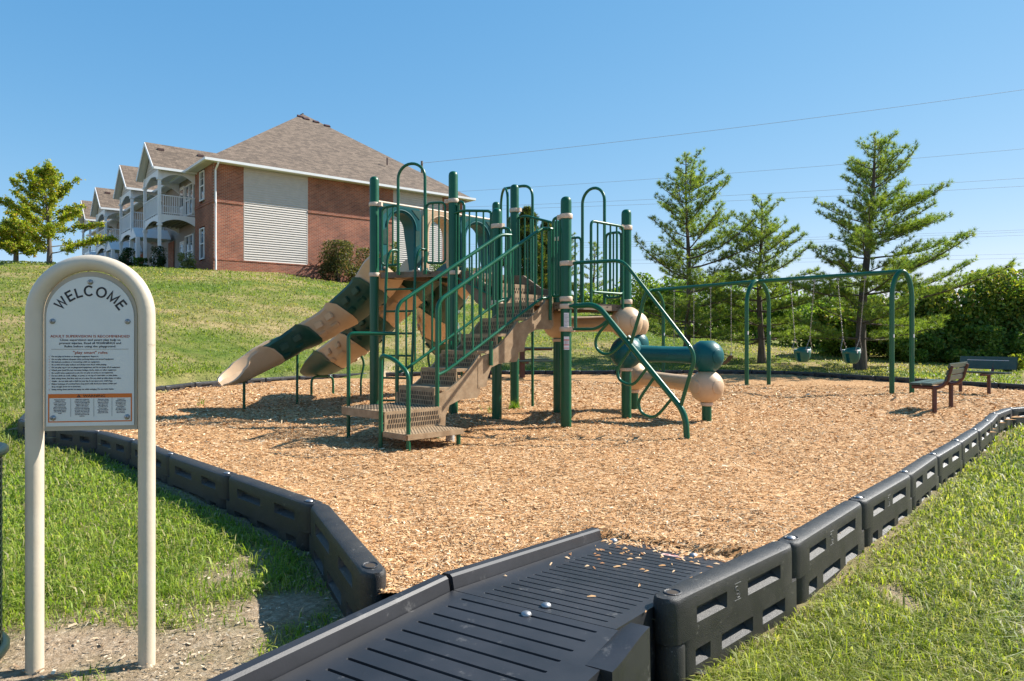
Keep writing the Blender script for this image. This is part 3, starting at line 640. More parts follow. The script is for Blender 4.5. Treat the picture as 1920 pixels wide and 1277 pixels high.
# decks: perforated slab with a skirt
def deck(poly, z):
    m = MB(); c = sum(poly, Vector())/len(poly); n = len(poly)
    P = [c+(p-c)*(1-.05/(p-c).length) for p in poly]
    top = [p+ZZ*z for p in P]; bot = [p+ZZ*(z-.012) for p in P]
    m.add(top+bot, [tuple(range(n)), tuple(reversed(range(n, 2*n)))]+[(i, (i+1) % n, n+(i+1) % n, n+i) for i in range(n)])
    d = m.build('deck', DECK, play)
    for i in range(n):
        a, b = P[i], P[(i+1) % n]; e = (b-a).normalized(); o = Vector((e.y, -e.x, 0))
        MB().box((a+b)/2+ZZ*(z-.04)+o*.004, ((b-a).length-.1, .022, .078), (e, o, ZZ)).build('deck_edge', DECK, d)
        bo = MB()
        for t in (.12, .3, .5, .7, .88): bo.box(a+(b-a)*t+ZZ*(z-.035)+o*.0165, (.03, .004, .01), (e, o, ZZ))
        bo.build('deck_slot', HOLE, d)
    return d
deck([C, Dp, K, E], Z1); deck([A, B, Fp, G], Z2)
def rails_panel(a, b, zt0, zt1, zb0, zb1, n, r=.017, round_=.07, ends=True, name='guard_rail', bars=True, rb=.0115):
    # closed loop tube + upright bars between a and b
    P = [a+ZZ*zb0, a+ZZ*zt0, b+ZZ*zt1, b+ZZ*zb1]
    loop = fillet([(P[0]+P[3])/2]+P+[(P[0]+P[3])/2], round_, 5)
    g_ = MB().tube(loop, r, 8).build(name, GREEN, play, smooth=50)
    for i in range(n):
        t = (i+1)/(n+1); p = a.lerp(b, t); MB().tube([p+ZZ*(zb0*(1-t)+zb1*t), p+ZZ*(zt0*(1-t)+zt1*t)], rb, 6).build('baluster', GREEN, g_, smooth=50)
    return g_
def arch(a, b, z0, zt, r=.02, name='entry_arch'):
    w = (b-a).length/2; c = (a+b)/2; e = (b-a).normalized()
    pts = [a+ZZ*z0]+[c-e*w*math.cos(t)+ZZ*(zt-w+w*math.sin(t)) for t in np.linspace(0, pi, 15)]+[b+ZZ*z0]
    g_ = MB().tube(pts, r, 8).build(name, GREEN, play, smooth=50)
    for p in (a, b): MB().lathe(p+ZZ*(z0+.012)+Vector((-e.y, e.x, 0))*.0, [(.026, -.03), (.026, .03)], 10).build('foot_bracket', GREENP, g_, smooth=40)
    return g_
# front edge A-B : arch with ladder between two guards
AB = (B-A).normalized(); NA = Vector((AB.y, -AB.x, 0))
def ab(t, z=0, o=0): return A+AB*(1.152*t)+NA*o+ZZ*z
arch(ab(.32, 0, .03), ab(.66, 0, .03), Z2-.03, 3.37)
rails_panel(ab(.10), ab(.31), 2.8, 2.83, Z2+.09, Z2+.09, 2); rails_panel(ab(.67), ab(.9), 2.83, 2.83, Z2+.1, Z2+.1, 2)
lad = []
for t in (.26, .62):
    P = [ab(t+.055, 2.2, .03), ab(t+.02, 2.2, .17), ab(t-.005, 2.06, .22), ab(t, 0, .42), ab(t, -.1, .43)]
    lad.append(P)
lr = MB().tube(fillet(lad[0], .07), .0185, 8).build('ladder', GREENP, play, smooth=50)
MB().tube(fillet(lad[1], .07), .0185, 8).build('ladder_rail', GREENP, lr, smooth=50)
for i in range(6):
    z = 1.66-.292*i; o = .22+.2*(2.06-z)/2.06; MB().tube([ab(.255, z, o), ab(.62, z, o)], .014, 8).build('rung', GREENP, lr, smooth=50)
# slide end A-G: three hooded entrances
def hood(t0, t1, m_):
    e = U; o = Vector((-U.y, U.x, 0)); w = t1-t0; a = A+U*t0
    def P(x, z, d): return a+e*x+o*d+ZZ*z
    zt, zb = 2.88, 1.95; ow = w*.64; oc = w/2; oh = 2.79; n = 12
    outer = []; inner = []
    for k in range(n+1):
        th = pi*k/n; inner.append((oc-ow/2*math.cos(th), oh-ow/2+ow/2*math.sin(th)))
    inner = [(oc-ow/2, zb)]+inner+[(oc+ow/2, zb)]
    for x, z in inner:
        if z <= zb+.001: outer.append((0 if x < oc else w, zb))
        else:
            dx, dz = x-oc, z-(oh-ow/2); 
            k = min((w/2)/abs(dx) if abs(dx) > 1e-6 else 99, (zt-oh+ow/2)/dz if dz > 1e-6 else 99); outer.append((oc+dx*k, oh-ow/2+dz*k))
    N = len(inner); vs = []
    for d_in, d_out, dz in ((-.03, -.03, 0),):
        pass
    rim = [(x*.93+oc*.07, z*.99+.02) for x, z in inner]
    vs = [P(x, z, -.035) for x, z in outer]+[P(x+(x-oc)*.16, z+(.028 if z > 2.5 else 0), -.035) for x, z in inner]+[P(x, z, -.02) for x, z in inner]+[P(x, z, .08+.14*min(1, max(0, (z-2.15)/.4))) for x, z in inner]+[P(x+(x-oc)*.1, z+.03, .08+.14*min(1, max(0, (z-2.15)/.4))) for x, z in inner]+[P(x, z, .06) for x, z in outer]
    fs = []
    for r_ in range(5):
        for k in range(N-1): fs.append((r_*N+k, r_*N+k+1, (r_+1)*N+k+1, (r_+1)*N+k))
    for k in range(N-1): fs.append((k, 5*N+k, 5*N+k+1, k+1))
    h_ = MB().add(vs, fs).build('slide_hood', m_, play, smooth=35)
    # recessed decorations on the face: corner wedges and side pads
    for sx in (-1, 1):
        for z0, z1 in ((2.02, 2.2), (2.32, 2.56)):
            x = oc+sx*(w/2-.065); MB().prism([(-.035, 0), (.035, .05 if sx > 0 else 0), (.035, z1-z0), (-.035, z1-z0-(.0 if sx > 0 else .05))], P(x, z0, -.0385), e, ZZ, .004).build('recessed_pad', DGREEN if m_ is TEAL else TAN, h_)
        x = oc+sx*(w/2-.1); MB().prism([(-.07*sx, 0), (.07*sx, -.13), (.07*sx, 0)] if sx < 0 else [(.07, -.13), (.07, 0), (-.07, 0)], P(x, 2.85, -.0385), e, ZZ, .004).build('recessed_pad', DGREEN if m_ is TEAL else TAN, h_)
        MB().lathe(P(oc+sx*(w/2-.05), 2.0, -.036), [(.024, 0), (.024, .004), (.016, .01), (0, .012)], 12, axis=-o).build('bolt', STEEL, h_, smooth=50)
    pts = [P(oc+(ow/2+.035)*math.cos(t), oh-ow/2+(ow/2+.035)*math.sin(t), -.037) for t in np.linspace(.0, pi, 17)]
    MB().tube(pts, .011, 6).build('arch_bead', m_, h_, smooth=60)
    return h_
hood(.09, .78, TEAL); hood(.81, 1.5, TAN); hood(1.53, 2.22, TEAL)
MB().tube([A+U*.06+ZZ*2.9, G-U*.06+ZZ*2.9], .019, 8).build('top_rail', CLAMP, play, smooth=50)
NO = Vector((-U.y, U.x, 0))
def slide(path, mats, label_first):
    # path: list of 3D points of the channel bottom; five moulded sections
    P = catmull(path, 10); n = len(P); d = [0]
    for a, b in zip(P, P[1:]): d.append(d[-1]+(b-a).length)
    def at(q):
        q = min(max(q, 0), 1)*d[-1]; k = 0
        while k < n-2 and d[k+1] < q: k += 1
        t = (q-d[k])/(d[k+1]-d[k]); return P[k].lerp(P[k+1], t), (P[k+1]-P[k]).normalized()
    prof = [(-.31, .2), (-.325, .165), (-.3, .1), (-.25, -.02), (-.17, -.085), (-.06, -.11), (.06, -.11), (.17, -.085), (.25, -.02), (.3, .1), (.325, .165), (.31, .2), (.27, .19), (.235, .03), (.13, -.035), (0, -.05), (-.13, -.035), (-.235, .03), (-.27, .19)]
    root = None; ns = len(mats); cuts = [0, .17, .37, .57, .77, 1.0]
    for si in range(ns):
        m = MB(); q0, q1 = cuts[si], cuts[si+1]; steps = 10 if si < ns-1 else 26; vs = []; fs = []; L = len(prof)
        for i in range(steps+1):
            t = i/steps
            rows = []
            for j, (x, z) in enumerate([(x*1.06, z*1.2) for x, z in prof]):
                wv = .04*math.cos(j/18*pi*4+.6)
                q = q0+(q1-q0)*t+(wv if 0 < si else 0)*(1-t)+(wv if si < ns-1 else 0)*t
                c, tg = at(q); sd_ = Vector((tg.y, -tg.x, 0)).normalized(); up = sd_.cross(tg).normalized()
                fl = 1+.065*math.exp(-((t-0)/.1)**2)*(si > 0)
                if si == ns-1:   # exit tapers to a rounded lip
                    e_ = max(0, (q-.8)/.2); zz = (z+.15)*(1-.93*e_**1.9)-.15; xx = x*(1-.28*max(0, (e_-.45)/.55)**2)*math.sqrt(max(.02, 1-max(0, (e_-.86)/.14)**2*.97))
                else: xx, zz = x, z
                if si < ns-1 and 3 <= j <= 8 and i in (3, 4, 5) : zz += .014
                vs.append(c+sd_*xx*fl+up*zz*fl)
        for i in range(steps):
            for j in range(L): j2 = (j+1) % L; fs.append((i*L+j, i*L+j2, (i+1)*L+j2, (i+1)*L+j))
        fs += [tuple(range(L)), tuple(steps*L+j for j in range(L))]
        m.add(vs, fs)
        if root is None: root = m.build('slide', mats[si], play, smooth=35); 
        else: m.build('slide_section', mats[si], root, smooth=35)
        # moulded stiffening pads on the flank
        if 0 < si < ns-1:
            for sx in (-1, 1):
                for qq, xo, zo, tilt, wz in ((.3, .322, .075, .2, .1), (.68, .322, .075, .2, .1), (.34, .235, -.06, .9, .09), (.72, .235, -.06, .9, .09)):
                    c, tg = at(q0+(q1-q0)*qq); sd_ = Vector((tg.y, -tg.x, 0)).normalized()*sx; up = (sd_*sx).cross(tg).normalized(); nrm = (sd_*math.cos(tilt)-up*math.sin(tilt)).normalized(); vv = nrm.cross(tg).normalized()
                    MB().box(c+sd_*xo+up*zo, (.13, wz, .036), (tg, vv, nrm)).build('moulded_pad', mats[si], root, bevel=.012)
    return root, at
def loc(n_, u_, z, base): return base+NO*n_+U*u_+ZZ*z
prof3 = [(-.05, 0, 1.98), (.22, 0, 1.93), (.6, 0, 1.66), (1.22, .2, 1.26), (1.68, .66, .92), (1.92, 1.22, .6), (1.97, 1.48, .5), (1.96, 1.72, .47)]
base1, base2, base3 = A+U*.42, A+U*1.152, A+U*1.88
sl1, at1 = slide([loc(a, -b, z, base1) for a, b, z in prof3], [TAN, DGREEN, TAN, DGREEN, TAN], 0)
sl3, at3 = slide([loc(a, b, z, base3) for a, b, z in prof3], [TAN, DGREEN, TAN, DGREEN, TAN], 0)
sl2, at2 = slide([loc(a, 0, z, base2) for a, z in ((-.05, 1.98), (.22, 1.93), (.7, 1.68), (1.4, 1.3), (2.1, .93), (2.8, .64), (3.2, .51), (3.5, .46), (3.82, .45))], [DGREEN, TAN, DGREEN, TAN, DGREEN], 0)
def leg_u(c, tg, w, z):
    s = Vector((tg.y, -tg.x, 0)).normalized()
    return fillet([c+s*w-ZZ*.05, c+s*w+ZZ*z, c-s*w+ZZ*z, c-s*w-ZZ*.05], .12)
for root, at in ((sl1, at1), (sl2, at2), (sl3, at3)):
    c, tg = at(.9); zc = c.z-.15; c0 = Vector((c.x, c.y, 0))
    if root is sl2: MB().tube(leg_u(c0, tg, .22, zc), .022, 8).build('slide_leg', GREENP, root, smooth=50)
    else:
        MB().tube([c0-ZZ*.05, c0+ZZ*(zc+.02)], .022, 8).build('slide_leg', GREENP, root, smooth=50)
        s = Vector((tg.y, -tg.x, 0)).normalized(); MB().box(c0+ZZ*(zc+.02), (.3, .12, .02), (s, tg, s.cross(tg))).build('leg_plate', GREENP, root, bevel=.006)
    c, tg = at(.66); s = Vector((tg.y, -tg.x, 0)).normalized()*(1 if root is not sl3 else -1)
    MB().tube(fillet([c+s*.2-ZZ*.05, c+s*.27-ZZ*.2, Vector((c.x, c.y, 0))+s*.2+ZZ*.3, Vector((c.x, c.y, -.05))+s*.2], .08), .02, 8).build('slide_leg', GREENP, root, smooth=50)
# F-G edge: guard, arch and fire pole
FG = (G-Fp).normalized(); NF = Vector((FG.y, -FG.x, 0))
arch(Fp+FG*.4, Fp+FG*.82, Z2-.03, 3.3)
rails_panel(Fp+FG*.1, Fp+FG*.38, 2.8, 2.8, Z2+.1, Z2+.1, 2)
pole = Vector((.305, 10.62, 0)); tp = Fp+FG*.6
MB().tube(fillet([tp+ZZ*3.3, pole+ZZ*3.3, pole-ZZ*.1], .2, 8), .021, 8).build('fire_pole', GREEN, play, smooth=50)
# link B-E / F-K : two steps down from the upper to the lower deck
lk = None
for i, (o0, o1, z) in enumerate(((.05, .4, 1.755), (.39, .75, 1.595))):
    a = B+VV*o0; m = MB().box(B+VV*((o0+o1)/2)+U*.576+ZZ*(z-.02), (1.0, o1-o0, .035), (U, VV, ZZ))
    if lk is None: lk = m.build('link_stair', STEPM, play)
    else: m.build('tread', STEPM, lk)
    MB().box(B+VV*(o1-.006)+U*.576+ZZ*(z-.085), (1.0, .012, .1), (U, VV, ZZ)).build('riser', STEPM, lk)
    hm = MB()
    for r_ in range(2):
        for k in range(24): hm.box(B+VV*(o1+.0012)+U*(.576-.46+.04*k+.02*(r_ % 2))+ZZ*(z-.066-.042*r_), (.014, .003, .03), (U, VV, ZZ))
    hm.build('perforation', HOLE, lk)
for q in (.06, 1.09):
    m = MB(); pts = [(0, 1.92), (.25, 1.9), (.42, 1.8), (.6, 1.7), (.78, 1.66), (.78, 1.38), (.6, 1.36), (.4, 1.48), (.2, 1.66), (0, 1.74)]
    m.prism(pts, B+U*q, VV, ZZ, .03).build('side_panel', DECK, lk)
def slope_guard(a, b, za, zb, zba, zbb, n):
    mid = a.lerp(b, .22); P = [a+ZZ*za, mid+ZZ*(za+.03), b.lerp(a, .08)+ZZ*zb, b.lerp(a, .04)+ZZ*zbb]
    g_ = MB().tube(fillet(P, .09), .018, 8).build('guard_rail', GREEN, play, smooth=50)
    MB().tube([a+ZZ*zba, b+ZZ*zbb], .014, 8).build('lower_rail', GREEN, g_, smooth=50)
    for i in range(n):
        t = (i+.6)/(n+.3); p = a.lerp(b, t); zt = za+.03*t/.22 if t < .22 else (za+.03)+(zb-za-.03)*(t-.22)/.7
        MB().tube([p+ZZ*(zba+(zbb-zba)*t), p+ZZ*zt], .0115, 6).build('baluster', GREEN, g_, smooth=50)
slope_guard(Fp+U*.02, K+U*.02, 2.74, 2.6, 1.85, 1.52, 7); slope_guard(B-U*.02, E-U*.02, 2.66, 2.62, 1.85, 1.52, 6)
rails_panel(B+U*.02+VV*.08, B+U*.02+VV*.2, 2.83, 2.8, Z2+.05, Z2+.05, 0)
# lower deck guards
CD = U
def cd(t, z=0, o=0): return C+U*(1.152*t)+VV*o+ZZ*z
g1 = rails_panel(cd(.36, 0, .03), cd(.9, 0, .03), 2.4, 2.4, 1.56, 1.56, 4, round_=.06)
for t in (.36, .9): MB().tube([cd(t, 1.38, .03), cd(t, 1.6, .03)], .017, 8).build('foot', GREEN, g1, smooth=50)
KD = (Dp-K).normalized()
def kd(t): return K+KD*(1.152*t)
arch(kd(.38), kd(.7), Z1-.03, 2.98)
rails_panel(kd(.09), kd(.36), 2.36, 2.36, 1.53, 1.53, 2); rails_panel(kd(.72), kd(.93), 2.36, 2.36, 1.53, 1.53, 3)
rails_panel(C-VV*.09, C-VV*.2, 2.42, 2.4, 1.5, 1.5, 1, round_=.05); rails_panel(E+VV*.08, E+VV*.24, 2.4, 2.36, 1.5, 1.5, 1, round_=.05)
# main stair: six risers
st = None
for i in range(6):
    s = -1.72+.287*i; z = .33+.183*(i+1)
    m = MB().box(pc(s+.147, -.54, z-.016), (.3, .6, .03), (U, VV, ZZ))
    if st is None: st = m.build('stair', STEPM, play)
    else: m.build('tread', STEPM, st)
    MB().box(pc(s, -.54, z-.11), (.012, .6, .155), (U, VV, ZZ)).build('riser', STEPM, st)
    hm = MB()
    for r_ in range(3):
        for k in range(19): hm.box(pc(s-.0075, -.54-.262+.029*k+.0145*(r_ % 2), z-.062-.045*r_), (.003, .011, .034), (U, VV, ZZ))
    hm.build('perforation', HOLE, st)
for v in (-.225, -.855):
    for k in range(3):
        s0 = -1.72+.574*k; z = .33+.366*k
        top = [(s0-.02+.6*t, z+.11+.4*(t**1.7)) for t in np.linspace(0, 1, 8)]
        bot = [(s0+.59, z+.1), (s0+.55, z+.055), (s0+.3, z+.045), (s0+.17, z-.0), (s0+.12, z-.1), (s0+.1, z-.2 if k else -.05), (s0-.02, z-.21 if k else -.05)]
        MB().prism(top+bot, pc(0, v, 0), U, ZZ, .028 if k != 1 else .034).build('stringer', STEPM, st)
def handrail(v, posts_):
    T = [(-1.69, 1.41), (-.17, 2.29)]; Bm = [(-1.69, .66), (-.17, 1.5)]
    P = [pc(-1.72, v, posts_), pc(-1.72, v, 1.37), pc(-.19, v, 2.27), pc(-.02, v, 2.28)]
    h = MB().tube(fillet(P, .1), .021, 8).build('handrail', GREEN, play, smooth=50)
    MB().tube(fillet([pc(-1.72, v, .64), pc(-1.6, v, .68), pc(-.2, v, 1.47), pc(-.03, v, 1.48)], .07), .017, 8).build('lower_rail', GREEN, h, smooth=50)
    MB().tube([pc(-.05, v, 2.28), pc(-.05, v, 1.22)], .021, 8).build('end_post', GREEN, h, smooth=50)
    for i in range(13):
        s = -1.6+.1175*i; z0 = .68+(s+1.6)*.564; z1 = 1.43+(s+1.69)*.579-.03
        MB().tube([pc(s, v, z0), pc(s, v, z1)], .0115, 6).build('baluster', GREEN, h, smooth=50)
    MB().tube([pc(-1.0, v+.012, .98), pc(-1.0, v+.012, .72)], .021, 8).build('rail_foot', GREEN, h, smooth=50)
    return h
hr = handrail(-.2, -.1); hl = handrail(-.88, .3)
# transfer platform and bottom step
def slab(s0, s1, v0, v1, z, name, th=.05):
    p = MB().box(pc((s0+s1)/2, (v0+v1)/2, z-.006), (s1-s0, v1-v0, .012), (U, VV, ZZ)).build(name, STEPM, play)
    for sa, va, l, ax in (((s0+s1)/2, v0, s1-s0, (U, VV, ZZ)), ((s0+s1)/2, v1, s1-s0, (U, VV, ZZ)), (s0, (v0+v1)/2, v1-v0, (VV, U, ZZ)), (s1, (v0+v1)/2, v1-v0, (VV, U, ZZ))):
        MB().box(pc(sa, va, z-th/2-.002), (l-.01, .014, th), ax).build('slab_edge', STEPM, p, bevel=.003)
    hm = MB(); ns, nv = int((s1-s0)/.034), int((v1-v0)/.026)
    for i in range(ns):
        for j in range(nv): hm.box(pc(s0+.02+i*.034+(.017 if j % 2 else 0), v0+.02+j*.026, z+.0008), (.012, .006, .0018), (U, VV, ZZ))
    hm.build('perforation', HOLE, p)
    return p
pl = slab(-2.4, -1.72, -.86, -.13, .33, 'platform', .075)
bs = slab(-2.42, -1.76, -.12, .25, .155, 'bottom_step')
MB().box(pc(-2.07, -.128, .235), (.66, .012, .16), (U, VV, ZZ)).build('riser', STEPM, bs)
hm = MB()
for r_ in range(3):
    for k in range(22): hm.box(pc(-2.36+.0275*k+.0137*(r_ % 2), -.12, .283-.046*r_), (.01, .003, .034), (U, VV, ZZ))
hm.build('perforation', HOLE, bs)
MB().tube([pc(-1.8, .22, -.1), pc(-1.8, .22, .12)], .021, 8).build('step_leg', GREEN, bs, smooth=50)
MB().tube(fillet([pc(-2.43, -.14, -.1), pc(-2.43, -.14, .86), pc(-2.41, .04, .82), pc(-2.39, .23, .7), pc(-2.39, .23, -.1)], .07), .02, 8).build('grab_rail', GREEN, bs, smooth=50)
MB().tube(fillet([pc(-2.2, -1.06, -.1), pc(-2.2, -1.06, 1.06), pc(-1.73, -.89, 1.06)], .06), .02, 8).build('grab_rail', GREEN, pl, smooth=50)
# loop climber beside post C
def cv(v, z): return C+VV*v+ZZ*z
main_ = MB().tube(fillet([cv(.07, 1.375), cv(.45, 1.38), cv(1.56, .27), cv(1.585, -.1)], .13, 7), .031, 12).build('loop_climber', GREEN, play, smooth=50)
MB().tube(fillet([cv(.07, 1.865), cv(.8, 1.84), cv(1.68, .85), cv(1.5, .31)], .12, 7), .02, 8).build('handrail', GREEN, main_, smooth=50)
MB().tube([cv(1.1, 1.49), cv(.9, .95)], .019, 8).build('brace', GREEN, main_, smooth=50)
MB().tube([cv(.14, 1.865), cv(.14, 1.1)], .019, 8).build('brace', GREEN, main_, smooth=50)
MB().tube(fillet([cv(.07, 1.115), cv(.45, 1.11), cv(.62, 1.22)], .1), .017, 8).build('loop_step', GREEN, main_, smooth=50)
for L in ([(.64, 1.21), (.484, 1.07), (.432, .976), (.455, .889), (.558, .837), (.674, .862), (.829, .98), (.89, 1.03)],
          [(.93, .93), (.759, .726), (.73, .634), (.773, .556), (.884, .521), (.979, .559), (1.13, .73)],
          [(1.2, .61), (1.033, .4), (1.006, .309), (1.053, .229), (1.165, .199), (1.262, .25), (1.42, .42)]):
    MB().tube(catmull([cv(a, b) for a, b in L], 6), .0165, 8).build('loop_step', GREEN, main_, smooth=50)
# ball and beam climber
S = Vector((1.75, 10.23, 0)); R = Vector((2.37, 8.70, 0))
posts['S'] = post(S, 1.3, .058); posts['R'] = post(R, .7, .058)
def ball(P, z, m_, par):
    r = .205; prof = [(.0, -r*.93), (.07, -r*.93)]+[(r*math.cos(a), r*math.sin(a)) for a in np.linspace(-1.15, 1.15, 15)]+[(.07, r*.93), (0, r*.93)]
    b = MB().lathe(P+ZZ*z, prof, 28).build('ball', m_, par, smooth=45)
    for k in range(4):
        a = .5+k*pi/2; d = Vector((math.cos(a), math.sin(a), 0)); MB().lathe(P+ZZ*z+d*(r-.03), [(.088, 0), (.088, .02), (.08, .0265), (0, .0268)], 20, axis=d).build('ball_boss', m_, b, smooth=40)
    return b
def beam(P, Q, z, m_, z2=None, par=None):
    z2 = z if z2 is None else z2; a = P+ZZ*z; b = Q+ZZ*z2; d = (b-a).normalized(); pts = [a.lerp(b, t) for t in np.linspace(0, 1, 13)]
    rad = [.1+.03*abs(2*t-1)**3 for t in np.linspace(0, 1, 13)]
    g_ = MB().tube(pts, rad, 18).build('beam', m_, par or play, smooth=50)
    s_ = Vector((d.y, -d.x, 0)).normalized()
    for sg in (1, -1): MB().box((a+b)/2+s_*sg*.103+ZZ*.0, ((b-a).length-.42, .014, .014), (d, s_, s_.cross(d))).build('seam', m_, g_, bevel=.004); MB().box((a+b)/2+s_*sg*.106, (.07, .022, .03), (d, s_, s_.cross(d))).build('seam_lug', m_, g_, bevel=.006)
    return g_
ball(K, 1.21, TAN, posts['K']); ball(Dp, 1.21, TAN, posts['D']); ball(Dp, .835, TEAL, posts['D'])
ball(S, 1.2, TAN, posts['S']); ball(S, .93, TEAL, posts['S']); ball(S, .47, TAN, posts['S']); ball(R, .79, TEAL, posts['R']); ball(R, .425, TAN, posts['R'])
beam(K, Dp, 1.2, TAN); beam(Dp, R, .825, TEAL, .8); beam(S, R, .47, TAN, .43); beam(Dp, S, 1.2, TAN); beam(Dp, S, .84, TEAL, .93)
for P, z, n_ in ((K, .985, 'K'), (Dp, .62, 'D'), (S, .255, 'S'), (R, .21, 'R')): clamp(P, z, posts[n_], h=.04)
# warning labels wrapped round post C
def wrap(P, z0, z1, a0, a1, r, m_, par, name):
    n = 6; vs = []
    for z in (z0, z1):
        for k in range(n+1): t = a0+(a1-a0)*k/n; vs.append(P+Vector((math.cos(t)*r, math.sin(t)*r, z)))
    return MB().add(vs, [(k, k+1, n+2+k, n+1+k) for k in range(n)]).build(name, m_, par, smooth=60)
af = math.atan2(-1, -.02)
w1_ = wrap(C, 1.14, 1.30, af-.45, af+.5, PR+.0015, LABELW, posts['C'], 'warning_label')
for k in range(9): wrap(C, 1.155+.015*k, 1.158+.015*k, af-.38, af+.4-.1*(k % 3), PR+.0022, INKN, w1_, 'label_print')
w2_ = wrap(C, .88, 1.03, af-.45, af+.55, PR+.0015, LABELW, posts['C'], 'warning_label')
for z, h in ((.985, .012), (.93, .01), (.895, .007)): wrap(C, z, z+h, af-.45, af+.5, PR+.0024, LABELR, w2_, 'label_print')
for k in range(5): wrap(C, .945+.008*k, .947+.008*k, af-.35, af+.4, PR+.0022, INKN, w2_, 'label_print')
# loose steel pipe stub by the bottom step
pp = MB().lathe((-.6, 6.93, 0), [(.042, -.1), (.042, .085), (.036, .088), (.036, .02), (0, .02)], 18).build('pipe_stub', CONC, smooth=40); tag(pp, 'short grey pipe stub standing in the chips beside the bottom step', 'pipe')

# ------------------------------------------------------------------ welcome sign
SL = Vector((-1.683, 2.52, 0)); SR = Vector((-1.316, 2.575, 0)); SX = (SR-SL).normalized(); SY = Vector((SX.y, -SX.x, 0)); SW = (SR-SL).length
sign = thing('welcome_sign', ((SL.x+SR.x)/2, (SL.y+SR.y)/2, -.17), 'beige arched tube sign with WELCOME and playground rules on a grey face', 'sign')
SM = (SL+SR)/2
def sg(x, z, o=0): return SM+SX*x+SY*o+ZZ*z
hw = SW/2; zc = 1.272-hw
fr = [sg(-hw, -.3)]+[sg(-hw, z) for z in (0, .5, .9)]+[sg(-hw*math.cos(t), zc+hw*math.sin(t)) for t in np.linspace(0, pi, 25)]+[sg(hw, z) for z in (.9, .5, 0)]+[sg(hw, -.3)]
MB().tube(fr, .0288, 20).build('tube_frame', SIGNT, sign, smooth=50)
def arch_poly(w, z0, zt, n=24):
    return [(-w, z0)]+[(-w*math.cos(t), zt-w+w*math.sin(t)) for t in np.linspace(0, pi, n)]+[(w, z0)]
ZB = .676
MB().prism(arch_poly(hw-.031, ZB, 1.272-.031), sg(0, 0), SX, ZZ, .006).build('backing_plate', SIGNP, sign, bevel=.001)
MB().box(sg(0, ZB+.006), (SW-.062, .005, .012), (SX, SY, ZZ)).build('mounting_strip', SIGNT, sign)
FW = .145
face = MB().prism(arch_poly(FW, ZB+.016, 1.222, 30), sg(0, 0, .0055), SX, ZZ, .004).build('sign_face', SIGNF, sign)
for x, z in ((0, 1.203), (-.124, 1.063), (.124, 1.063), (-.122, .722), (.122, .722)):
    b_ = MB().lathe(sg(x, z, .0075), [(.0095, 0), (.0095, .002), (.007, .005), (.003, .006), (.003, .002), (0, .002)], 14, axis=SY).build('bolt', STEEL, sign, smooth=40)
def text_mesh(body, size, bold=.0, align='CENTER', width=None):
    cu = bpy.data.curves.new('lettering', 'FONT'); cu.body = body; cu.size = size; cu.align_x = align; cu.offset = bold*size; cu.resolution_u = 2; cu.extrude = 0
    ob = bpy.data.objects.new('lettering', cu); COL.objects.link(ob)
    dg = bpy.context.evaluated_depsgraph_get(); me = bpy.data.meshes.new_from_object(ob.evaluated_get(dg))
    V = np.empty(len(me.vertices)*3, np.float32); me.vertices.foreach_get('co', V); V = V.reshape(-1, 3); Fs = [tuple(p.vertices) for p in me.polygons]
    bpy.data.objects.remove(ob); bpy.data.curves.remove(cu); bpy.data.meshes.remove(me)
    if width and len(V):
        w = V[:, 0].max()-V[:, 0].min(); V[:, 0] *= width/w
    return V, Fs
TO = .0084
def put(lines, name, m_):
    mb = MB()
    for V, Fs, x, z, a in [(V, Fs, x+dx, z+dz, a) for V, Fs, x, z, a in lines for dx, dz in ((-.0003, 0), (.0003, .0001), (0, -.0001))]:
        c, s = math.cos(a), math.sin(a); mb.add([sg(x+p[0]*c-p[1]*s, z+p[0]*s+p[1]*c, TO) for p in V], Fs)
    return mb.build(name, m_, face)
L = []
RW = .115; ZW = 1.041
GLY = {'W': ([(0, 1), (.3, 0), (.55, .92), (.8, 0), (1.1, 1)],), 'E': ([(.68, 1), (.06, 1), (.06, 0), (.7, 0)], [(.06, .53), (.62, .53)]), 'L': ([(.06, 1), (.06, 0), (.66, 0)],), 'M': ([(.06, 0), (.06, 1), (.5, .1), (.94, 1), (.94, 0)],),
       'O': ([(.5+.47*math.cos(t), .5+.52*math.sin(t)) for t in np.linspace(0, 2*pi, 33)],), 'C': ([(.5+.45*math.cos(t), .5+.52*math.sin(t)) for t in np.linspace(.75, 2*pi-.75, 27)],)}
def ribbon(mb, pts, w, f):
    P = [Vector((p[0], p[1], 0)) for p in pts]; n = len(P); Lf = []; Rt = []
    for i in range(n):
        if (P[0]-P[-1]).length < 1e-6: a = P[i-1] if i else P[-2]; b = P[i+1] if i < n-1 else P[1]
        else: a = P[max(i-1, 0)]; b = P[min(i+1, n-1)]
        d1 = (P[i]-a).normalized() if (P[i]-a).length > 1e-9 else (b-P[i]).normalized(); d2 = (b-P[i]).normalized() if (b-P[i]).length > 1e-9 else d1
        n1 = Vector((-d1.y, d1.x, 0)); n2 = Vector((-d2.y, d2.x, 0)); m = (n1+n2).normalized(); k = min(w/2/max(.35, m.dot(n1)), w*1.1)
        ex = (d2*w*.0); Lf.append(P[i]+m*k); Rt.append(P[i]-m*k)
    V = [f(p.x, p.y) for p in Lf+Rt]; mb.add(V, [(i, i+1, n+i+1, n+i) for i in range(n-1)])
wm = MB(); LS = .0315
